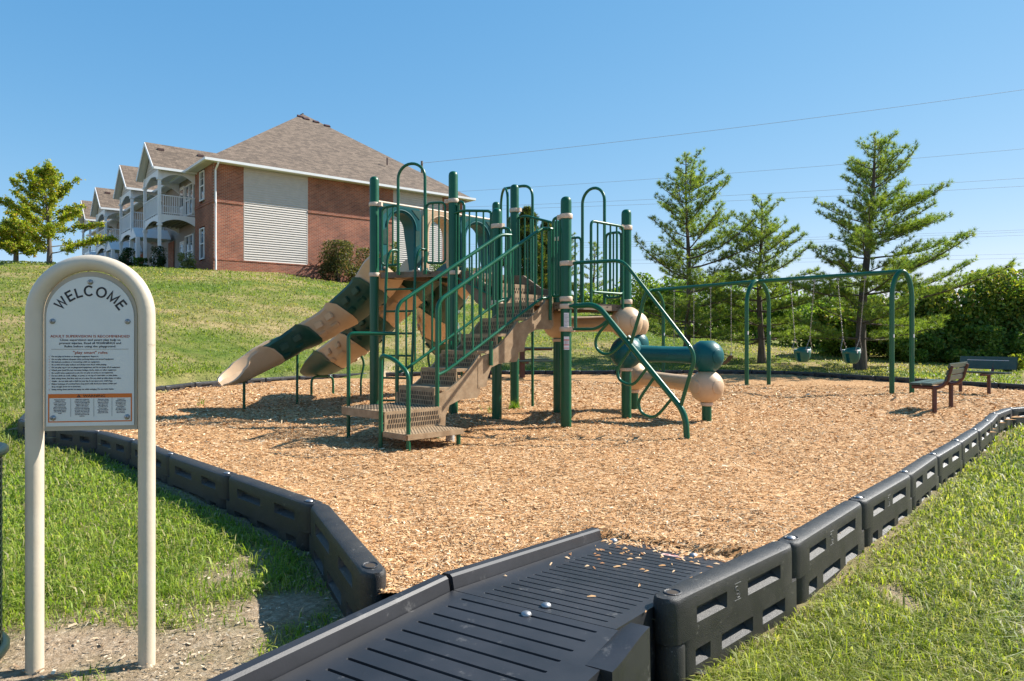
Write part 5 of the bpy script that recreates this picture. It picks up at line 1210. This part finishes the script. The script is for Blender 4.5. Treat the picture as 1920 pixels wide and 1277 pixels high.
# ------------------------------------------------------------------ vegetation
def leaf_cloud(c, N, size, pal, prob, jitter=1.0, up=.35):
    n = len(c); a = RNG.normal(0, 1, (n, 3)); a[:, 2] += up*0; a /= np.linalg.norm(a, axis=1)[:, None]
    b = RNG.normal(0, 1, (n, 3)); b -= (b*a).sum(1)[:, None]*a; b /= np.linalg.norm(b, axis=1)[:, None]
    nn = np.cross(a, b); s = size*RNG.uniform(.6, 1.35, (n, 1))
    V = np.stack([c-a*s*.5, c+b*s*.3+nn*s*.08, c+a*s*.55, c-b*s*.3+nn*s*.08], 1).reshape(-1, 3); F = (np.arange(n)*4)[:, None]+np.arange(4)
    t = np.array(pal)[RNG.choice(len(pal), n, p=prob)]*RNG.uniform(.75, 1.25, (n, 1)); return V, F, np.repeat(t, 4, 0)
LEAFP = {'hedge': ([(.11, .19, .035), (.155, .25, .05), (.21, .3, .065), (.06, .12, .028), (.32, .32, .08)], [.34, .3, .18, .14, .04]),
         'hedge_top': ([(.13, .2, .03), (.22, .27, .045), (.34, .32, .06), (.32, .2, .09), (.05, .1, .02)], [.3, .3, .2, .06, .14]),
         'thicket': ([(.13, .21, .035), (.18, .27, .045), (.25, .32, .06), (.07, .13, .03)], [.32, .3, .22, .16]), 'olive': ([(.09, .1, .035), (.14, .14, .05), (.05, .065, .02), (.2, .12, .07), (.24, .22, .1)], [.32, .26, .26, .1, .06]),
         'yew': ([(.07, .14, .012), (.12, .2, .02), (.035, .08, .01)], [.4, .35, .25]), 'dark': ([(.025, .055, .015), (.04, .085, .02), (.015, .035, .01)], [.45, .35, .2]),
         'gold': ([(.16, .2, .03), (.24, .25, .04), (.08, .13, .02)], [.45, .35, .2]), 'pale': ([(.2, .22, .08), (.13, .17, .05), (.3, .3, .14)], [.4, .4, .2]),
         'maple': ([(.25, .31, .025), (.38, .39, .03), (.14, .21, .02), (.45, .37, .05), (.45, .25, .09)], [.34, .3, .2, .11, .05])}
def shrub(name, base, rx, ry, h, N, size, key, label, group=None, lobes=12, stems=True, topkey=None):
    base = Vector(base); t = thing(name, base, label, 'shrub' if 'shrub' in name or 'bush' in name else name.replace('_', ' '), group)
    rng = RNG; cs = []; nl = lobes
    ph = rng.uniform(0, 2*pi, nl); zz = rng.uniform(.12, .85, nl); rad = np.sqrt(np.clip(1-((zz-.38)/.66)**2, .05, 1))*rng.uniform(.35, .75, nl)
    L = np.stack([np.cos(ph)*rad*rx, np.sin(ph)*rad*ry, zz*h], -1); lr = rng.uniform(.3, .5, nl)
    k = rng.integers(0, nl, N); d = rng.normal(0, 1, (N, 3)); d /= np.linalg.norm(d, axis=1)[:, None]; r = rng.random(N)**.28
    p = L[k]+d*r[:, None]*(lr[k][:, None]*np.array([rx, ry, h*.62])); p[:, 2] = np.abs(p[:, 2])+.02
    p *= 1+.07*np.sin(p*9/np.array([rx, ry, h]))
    if topkey:
        hi = p[:, 2]+rng.normal(0, .12*h, N) > .66*h
        a = leaf_cloud(p[~hi], 0, size, *LEAFP[key]); b = leaf_cloud(p[hi], 0, size, *LEAFP[topkey]); V = np.concatenate([a[0], b[0]]); F = np.concatenate([a[1], b[1]+len(a[0])]); T = np.concatenate([a[2], b[2]])
    else: V, F, T = leaf_cloud(p, 0, size, *LEAFP[key])
    cr = np_mesh('foliage', V, F, None, LEAF, T, t); cr['kind'] = 'stuff'
    if stems:
        m = MB()
        for i in range(min(nl, 9)): q = L[i]; m.tube([base*0+Vector((q[0]*.12, q[1]*.12, -.1)), Vector((q[0]*.5, q[1]*.5, q[2]*.5)), Vector(q)], [.035*h/2, .025*h/2, .008], 5)
        m.build('stems', BARK, t, local=True)
    return t
def tufts(P, D, ln, wd, pal, prob, nn=7):
    n = len(P); V = []; 
    D = D/np.linalg.norm(D, axis=1)[:, None]; P = np.repeat(P, nn, 0); D = np.repeat(D, nn, 0); N = n*nn
    d = D*RNG.uniform(.3, 1.1, (N, 1))+RNG.normal(0, .55, (N, 3)); d /= np.linalg.norm(d, axis=1)[:, None]
    w = np.cross(d, RNG.normal(0, 1, (N, 3))); w /= np.linalg.norm(w, axis=1)[:, None]; l = ln*RNG.uniform(.6, 1.3, (N, 1))
    V = np.stack([P-w*wd, P+w*wd, P+d*l], 1).reshape(-1, 3); F = (np.arange(N)*3)[:, None]+np.arange(3)
    c = np.array(pal)[RNG.choice(len(pal), n, p=prob)]*RNG.uniform(.8, 1.25, (n, 1)); return V, F, np.repeat(np.repeat(c, nn, 0), 3, 0)
PINEP = ([(.19, .26, .05), (.27, .34, .06), (.12, .19, .05), (.36, .39, .08)], [.38, .3, .22, .1])
def pine(base, H, lean, spread, z0, label, seed, dens=1.0, trunk=.11, top_open=1.0, whorl=.44, group='tall pines behind the swings', asym=None):
    rng = np.random.default_rng(seed); base = Vector(base); t = thing('pine_tree', base, label, 'tree', group)
    def tr(z): q = z/H; return Vector((lean*q+.05*math.sin(q*7+seed), .04*math.cos(q*5+seed), z))
    zs = np.linspace(-.2, H*.985, 16); MB().tube([tr(z) for z in zs], [max(.012, trunk*(1-.88*max(0, z)/H)*(1.25 if z < .3 else 1)) for z in zs], 10).build('trunk', BARK, t, smooth=60, local=True)
    bm = MB(); P = []; D = []; z = z0; a0 = rng.uniform(0, 6)
    while z < H*.97:
        q = (z-z0)/(H-z0); nb = rng.integers(4, 7) if q < .85 else 4
        for b in range(nb):
            az = a0+2*pi*b/nb+rng.normal(0, .25); Lb = spread*((1-q)**.85*.95+.1)*rng.uniform(.5, 1.2)*(1 if q > .1 else .85)
            if asym: Lb *= 1+asym[0]*math.cos(az-asym[1])
            el0 = -.04+.55*q+rng.normal(0, .09); d0 = Vector((math.cos(az), math.sin(az), 0)); pts = []; nseg = 7
            p = tr(z); el = el0
            for s in range(nseg+1):
                pts.append(p.copy()); p = p+(d0*math.cos(el)+ZZ*math.sin(el))*(Lb/nseg); el += .06+rng.normal(0, .04); d0 = (d0+Vector((-d0.y, d0.x, 0))*rng.normal(0, .05)).normalized()
            bm.tube(pts, [.026*(1-q*.5)*(1-.8*s/nseg)*(Lb/spread+.35)+.004 for s in range(nseg+1)], 5, cap=False)
            nt_ = max(4, int(Lb*9))
            for k in range(nt_):
                f = .14+.86*(k+rng.random())/nt_; i = min(int(f*nseg), nseg-1); q0 = pts[i].lerp(pts[i+1], f*nseg-i); tg = (pts[i+1]-pts[i]).normalized()
                sd = 1 if k % 2 else -1; side = Vector((-tg.y, tg.x, 0)).normalized()*sd
                tl = Lb*.34*(1.15-f)*rng.uniform(.5, 1.2)+.07; dirn = (tg*.75+side*rng.uniform(.3, .8)+ZZ*(.22+.3*q+rng.normal(0, .12))).normalized(); e_ = q0+dirn*tl
                bm.tube([q0, e_], [.006, .003], 3, cap=False)
                m_ = max(2, int(tl/.078*dens))
                for j in range(m_):
                    g_ = .2+.8*(j+rng.random())/m_; P.append(tuple(q0+dirn*tl*g_+Vector(rng.normal(0, .035, 3)))); D.append(tuple(dirn+ZZ*.25))
            for j in range(3): P.append(tuple(pts[-1]+Vector(rng.normal(0, .03, 3)))); D.append(tuple((pts[-1]-pts[-2]).normalized()+ZZ*.3))
        z += whorl*rng.uniform(.75, 1.2)*(1-.35*q); a0 += .9
    bm.build('branches', BARK, t, local=True)['kind'] = 'stuff'
    V, F, T = tufts(np.array(P), np.array(D), .12, .006, *PINEP, nn=22); cr = np_mesh('crown', V, None, F, NEEDLE, T, t); cr['kind'] = 'stuff'
    return t
def at_ground(x, y): return (x, y, gz(x, y))
pine(at_ground(10.15, 20.9), 6.8, .5, 3.15, .9, 'biggest pine leaning right behind the bucket swings', 3, 1.25, .16, asym=(.2, -.1))
pine(at_ground(8.02, 23.1), 5.35, .02, 2.6, .8, 'shortest pine standing between the two taller pines', 8, 1.1, .12)
pine(at_ground(5.7, 23.1), 6.65, -.05, 2.9, .8, 'slender pine with bare lower trunk left of the middle swing arch', 5, 1.15, .12, asym=(.15, 0))
far = 'distant conifers beyond the hill'
pine(at_ground(3.3, 46), 5.2, 0, 2.0, .5, 'distant conifer seen between the right hand deck posts', 21, .9, .12, group=far, whorl=.55)
pine(at_ground(5.2, 46), 4.4, .1, 1.9, .5, 'low distant conifer showing right of the deck guard', 22, .9, .12, group=far, whorl=.55)
def dense_conifer(base, H, r, label, seed):
    t = thing('conifer_tree', base, label, 'tree'); rng = np.random.default_rng(seed)
    MB().tube([(0, 0, -.3), (0, 0, H*.9)], [.16, .03], 8).build('trunk', BARK, t, local=True)
    n = 9000; z = rng.random(n)**.8; rr = r*(1.02-z)**.7*(1+.22*np.sin(z*34+3)+.18*np.sin(z*21))*rng.random(n)**.35; a = rng.uniform(0, 2*pi, n); rr *= 1+.2*np.sin(a*3+z*9)
    P = np.stack([rr*np.cos(a), rr*np.sin(a), .3+z*(H-.3)], -1); D = np.stack([np.cos(a), np.sin(a), .5+0*a], -1)
    V, F, T = tufts(P, D, .22, .028, [(.07, .1, .025), (.12, .14, .035), (.04, .07, .02), (.2, .17, .06)], [.35, .3, .22, .13], 5); c = np_mesh('crown', V, None, F, NEEDLE, T, t); c['kind'] = 'stuff'
dense_conifer(at_ground(.95, 44), 5.4, 1.7, 'dense tall conifer behind the two right hand upper deck posts', 4)
dense_conifer(at_ground(2.15, 45), 4.9, 1.35, 'dense conifer tucked behind the stair top', 6)
# maple on the left
def maple(base, H, label, seed):
    rng = np.random.default_rng(seed); t = thing('maple_tree', base, label, 'tree'); bm = MB(); P = []
    MB().tube([(0, 0, -.3), (.02, 0, .5), (-.05, .05, 1.5), (-.1, 0, H*.55), (-.35, 0, H*.97)], [.13, .11, .085, .05, .012], 9).build('trunk', BARKM, t, smooth=60, local=True)
    for i in range(36):
        q = i/35; z = .42+q*(H*.9-.42); az = i*2.4+rng.normal(0, .2); Lb = (2.35*(1-q)**.7+.55)*H/4.55*rng.uniform(.75, 1.12); c = Vector((-.1*min(1, z/2)-.25*max(0, z/H-.5), 0, z))
        el = .22+.75*q+rng.normal(0, .08); d = Vector((math.cos(az)*math.cos(el), math.sin(az)*math.cos(el), math.sin(el))); pts = [c]
        for s in range(5): c = c+d*Lb/5; d = (d+Vector(rng.normal(0, .09, 3))+ZZ*.03).normalized(); pts.append(c)
        bm.tube(pts, [.03*(1-.55*q)*(1-.16*s) for s in range(6)], 5, cap=False)
        nt_ = int(Lb*17)
        for k in range(nt_):
            f = .25+.75*rng.random(); j = min(int(f*5), 4); p0 = pts[j].lerp(pts[j+1], f*5-j); dd = Vector(rng.normal(0, 1, 3)); dd.z *= .45; tl = .12+.42*rng.random()*(1.2-f); e_ = p0+dd.normalized()*tl
            bm.tube([p0, e_], [.007, .003], 3, cap=False)
            for _ in range(22): g_ = rng.random(); P.append(tuple(p0.lerp(e_, g_)+Vector(rng.normal(0, .055, 3))))
    bm.build('branches', BARKM, t, local=True)['kind'] = 'stuff'
    V, F, T = leaf_cloud(np.array(P), 0, .105, *LEAFP['maple']); c = np_mesh('crown', V, F, None, LEAF, T, t); c['kind'] = 'stuff'; return t
maple(at_ground(-21.5, 33.2), 4.55, 'young yellow green maple on the lawn left of the apartment building', 2)
maple(at_ground(-25.0, 36.0), 2.1, 'small yellow green maple at the far left edge below the larger one', 9)
# foundation shrubs
def blp(x, y, z=0): return B0+BA*x+BB*y+ZZ*z
def sh(n_, x, y, *a, **k):
    p = blp(x, y); return shrub(n_, (p.x, p.y, gz(p.x, p.y)-.02), *a, **k)
fs_ = 'shrubs planted along the building'
sh('round_shrub', 6.5, -1.2, 1.32, 1.0, 2.25, 7500, .1, 'olive', 'round olive shrub with bare twigs below against the brick side wall', fs_, lobes=34)
sh('round_shrub', 8.5, -1.1, 1.15, .9, 2.1, 5000, .1, 'olive', 'olive shrub with bare base half hidden behind the leftmost tall post', fs_, lobes=30)
sh('yew_shrub', 10.6, -.9, 1.15, .9, 1.45, 4200, .08, 'yew', 'bright green yew shrub framed by the left teal arch', fs_)
sh('airy_shrub', 10.2, -.7, .55, .5, 2.7, 1600, .11, 'pale', 'tall pale airy shrub behind the left teal arch', fs_)
sh('yew_shrub', 13.2, -1.2, 1.2, .9, 1.7, 4200, .08, 'yew', 'green yew shrub seen between the guard bars below the tan arch', fs_)
sh('golden_shrub', 15.6, -1.3, 1.1, .9, 1.6, 3600, .09, 'gold', 'yellow green shrub at the far right corner of the building', fs_)
sh('box_shrub', -2.0, 3.0, .48, .48, 1.15, 2600, .07, 'dark', 'dark clipped shrub under the near balcony beside the brick corner', fs_)
sh('box_shrub', -2.9, 6.3, .55, .55, 1.25, 2800, .07, 'dark', 'dark clipped shrub between the white balcony columns', fs_)
sh('leafy_shrub', -1.1, .9, .5, .45, .85, 900, .1, 'pale', 'small sprawling shrub at the foot of the white downspout', fs_)
sh('leafy_shrub', -2.5, 4.3, .55, .5, .6, 900, .11, 'yew', 'low leafy plant beside the near balcony column', fs_)
# hedge on the right and thicket behind the pines
hg = 'bushes of the leafy hedge on the right'
HD = [(12.0, 25.2, 1.5, 1.2, 1.55, 'low hedge bush behind the nearest swing arch'), (13.5, 24.9, 1.5, 1.3, 2.0, 'sloping hedge bush directly right of the nearest swing arch'), (15.0, 24.6, 1.6, 1.4, 2.45, 'tall vine covered hedge bush behind the near bench'),
      (16.6, 24.3, 1.6, 1.4, 3.1, 'tallest hedge bush with yellow leaves above the far bench'), (18.4, 24.0, 1.7, 1.5, 2.75, 'hedge bush at the right edge behind the small yellow bush')]
for (x, y, rx, ry, h, lab), (k_, n_, sz) in zip(HD, (('thicket', 12000, .14), ('hedge', 14000, .12), ('hedge', 12000, .16), ('hedge', 15000, .13), ('thicket', 11000, .15))): shrub('hedge_bush', at_ground(x, y), rx, ry, h, n_, sz, k_, lab, hg, lobes=26, topkey='hedge_top')
HD2 = [(13.2, 23.6, 1.0, .7, 1.0), (15.0, 23.2, 1.1, .7, 1.2), (17.0, 22.9, 1.2, .8, 1.3)]
for (x, y, rx, ry, h), lab in zip(HD2, ('low dark bush at the hedge foot right of the swing arch', 'low dark bush at the hedge foot behind the two benches', 'low dark bush at the hedge foot beside the far bench')): shrub('hedge_bush', at_ground(x, y), rx, ry, h, 5000, .11, 'hedge', lab, hg, lobes=12)
tg_ = 'dark thicket behind the pines'
TK = [(6.4, 33.5, 1.9, 1.4, 2.0, 'thicket bush behind the slender pine trunk'), (8.6, 32.6, 2.0, 1.5, 2.3, 'thicket bush between the left and middle pine trunks'), (10.9, 31.2, 2.0, 1.5, 2.6, 'thicket bush behind the middle swing arch'), (12.9, 29.6, 2.0, 1.5, 2.5, 'thicket bush behind the bucket swings'), (14.3, 28.0, 1.9, 1.4, 2.2, 'thicket bush right of the biggest pine trunk'), (4.6, 35.5, 1.7, 1.3, 1.1, 'low thicket bush on the hill crest by the far swing arch')]
for x, y, rx, ry, h, lab in TK: shrub('thicket_bush', at_ground(x, y), rx, ry, h+.1, 7000, .15, 'thicket', lab, tg_, lobes=20)
fx = np.linspace(-10, 95, 260); cs = []
for x in fx:
    hgt = 5.2+1.6*math.sin(x*.21)+1.1*math.sin(x*.63+1); n = 90; cs.append(np.stack([x+RNG.normal(0, 1.0, n), 92+RNG.normal(0, 2, n), -1+RNG.random(n)**.7*hgt], -1))
V, F, T = leaf_cloud(np.concatenate(cs), 0, .75, *LEAFP['hedge']); fw = np_mesh('distant_wood', V, F, None, LEAF, T); tag(fw, 'far off belt of green trees along the horizon behind the hedge', 'trees', kind='stuff')
shrub('yellow_bush', at_ground(14.55, 20.7), .34, .3, .62, 700, .09, 'gold', 'small bright yellow bush on the grass at the right edge', lobes=6)
# bare twiggy sapling above the hedge
t = thing('bare_tree', at_ground(17.6, 28), 'leafless grey twigs sticking up behind the hedge', 'tree'); m = MB(); rng = random.Random(4)
for i in range(16):
    x = rng.uniform(-1.7, 1.6); p = Vector((x, rng.uniform(-.4, .4), 1.2)); q = Vector((x+rng.uniform(-.5, .5), 0, rng.uniform(2.3, 3.6))); m.tube([p, p.lerp(q, .5)+Vector((.05, 0, 0)), q], [.02, .013, .005], 4)
    for k in range(4): b = p.lerp(q, rng.uniform(.4, .9)); m.tube([b, b+Vector((rng.uniform(-.35, .35), 0, rng.uniform(.15, .5)))], [.008, .003], 3)
m.tube([(0, 0, -.2), (0, 0, 1.3)], .07, 6); m.build('branches', BARKM, t, local=True)
pine(at_ground(21.0, 31.5), 3.9, 0, 1.6, .4, 'dark conifer top rising behind the hedge at the right edge', 31, 1.0, .1, group=far)
# far houses at the left edge
for x, y, w, d_, h, lab in ((-50, 62, 11, 9, 2.0, 'far tan roofed house low on the left behind the maple'), (-41.5, 66, 9, 8, 1.0, 'farther tan roofed house right of the maple trunk')):
    t = thing('house', (x, y, 4.4), lab, 'house')
    MB().box((0, 0, h/2-1), (w, d_, h+2)).build('wall', SIDING, t, local=True)
    P_ = [(-w/2-.4, -d_/2-.4, h), (w/2+.4, -d_/2-.4, h), (w/2+.4, d_/2+.4, h), (-w/2-.4, d_/2+.4, h), (-w/4, 0, h+2.4), (w/4, 0, h+2.4)]
    r_ = MB().add(P_, [(0, 1, 5, 4), (1, 2, 5), (2, 3, 4, 5), (3, 0, 4)]).build('roof', SHINGLE, t, local=True); uv = r_.data.uv_layers.new(name='slope')
    for lp in r_.data.loops: v = r_.data.vertices[lp.vertex_index].co; uv.data[lp.index].uv = (v.x, v.z*2)
# ------------------------------------------------------------------ power lines and pole
PY = 95.
pole_p = Vector((-9.46, 75, 19.69)); po = MB().tube([(pole_p.x, 75, 0), (pole_p.x, 75, pole_p.z)], [.16, .12], 10).build('utility_pole', POLE, smooth=50); tag(po, 'wooden utility pole tip showing above the right roof slope', 'pole')
WL = [((-9.46, 75, 19.47), (53.73, 75, 27.19), 'power line rising from the utility pole, highest in the sky'), ((-6.57, 110, 23.82), (68.06, 95, 26.31), 'power line crossing through the middle of the big pine'), ((-6.57, 110, 21.36), (68.06, 95, 22.41), 'upper wire of the pair behind the pine tops'), ((-6.63, 111, 21.05), (68.78, 96, 21.56), 'lower wire of the pair behind the pine tops'),
      ((-6.69, 112, 15.88), (69.49, 97, 15.84), 'top wire of the three low lines right of the pine'), ((-6.75, 113, 15.59), (70.21, 98, 15.7), 'middle wire of the three low lines right of the pine'), ((-6.81, 114, 15.38), (70.93, 99, 15.41), 'bottom wire of the three low lines right of the pine'), ((-6.87, 115, 13.7), (71.64, 100, 12.94), 'upper wire of the lowest pair of lines'), ((-6.93, 116, 13.29), (72.36, 101, 12.46), 'lower wire of the lowest pair of lines')]
for i, (a, b, lab) in enumerate(WL):
    p, q = Vector(a), Vector(b); d = q-p; s0 = 0 if i == 0 else -.35; pts = [p+d*t+ZZ*(1.2*(t-.0)*(t-1.0)) for t in np.linspace(s0, 1.45, 24)]
    w = MB().tube(pts, .021 if i < 4 else .017, 5).build('power_line', WIRE, smooth=60); tag(w, lab, 'power line', 'power lines across the sky')
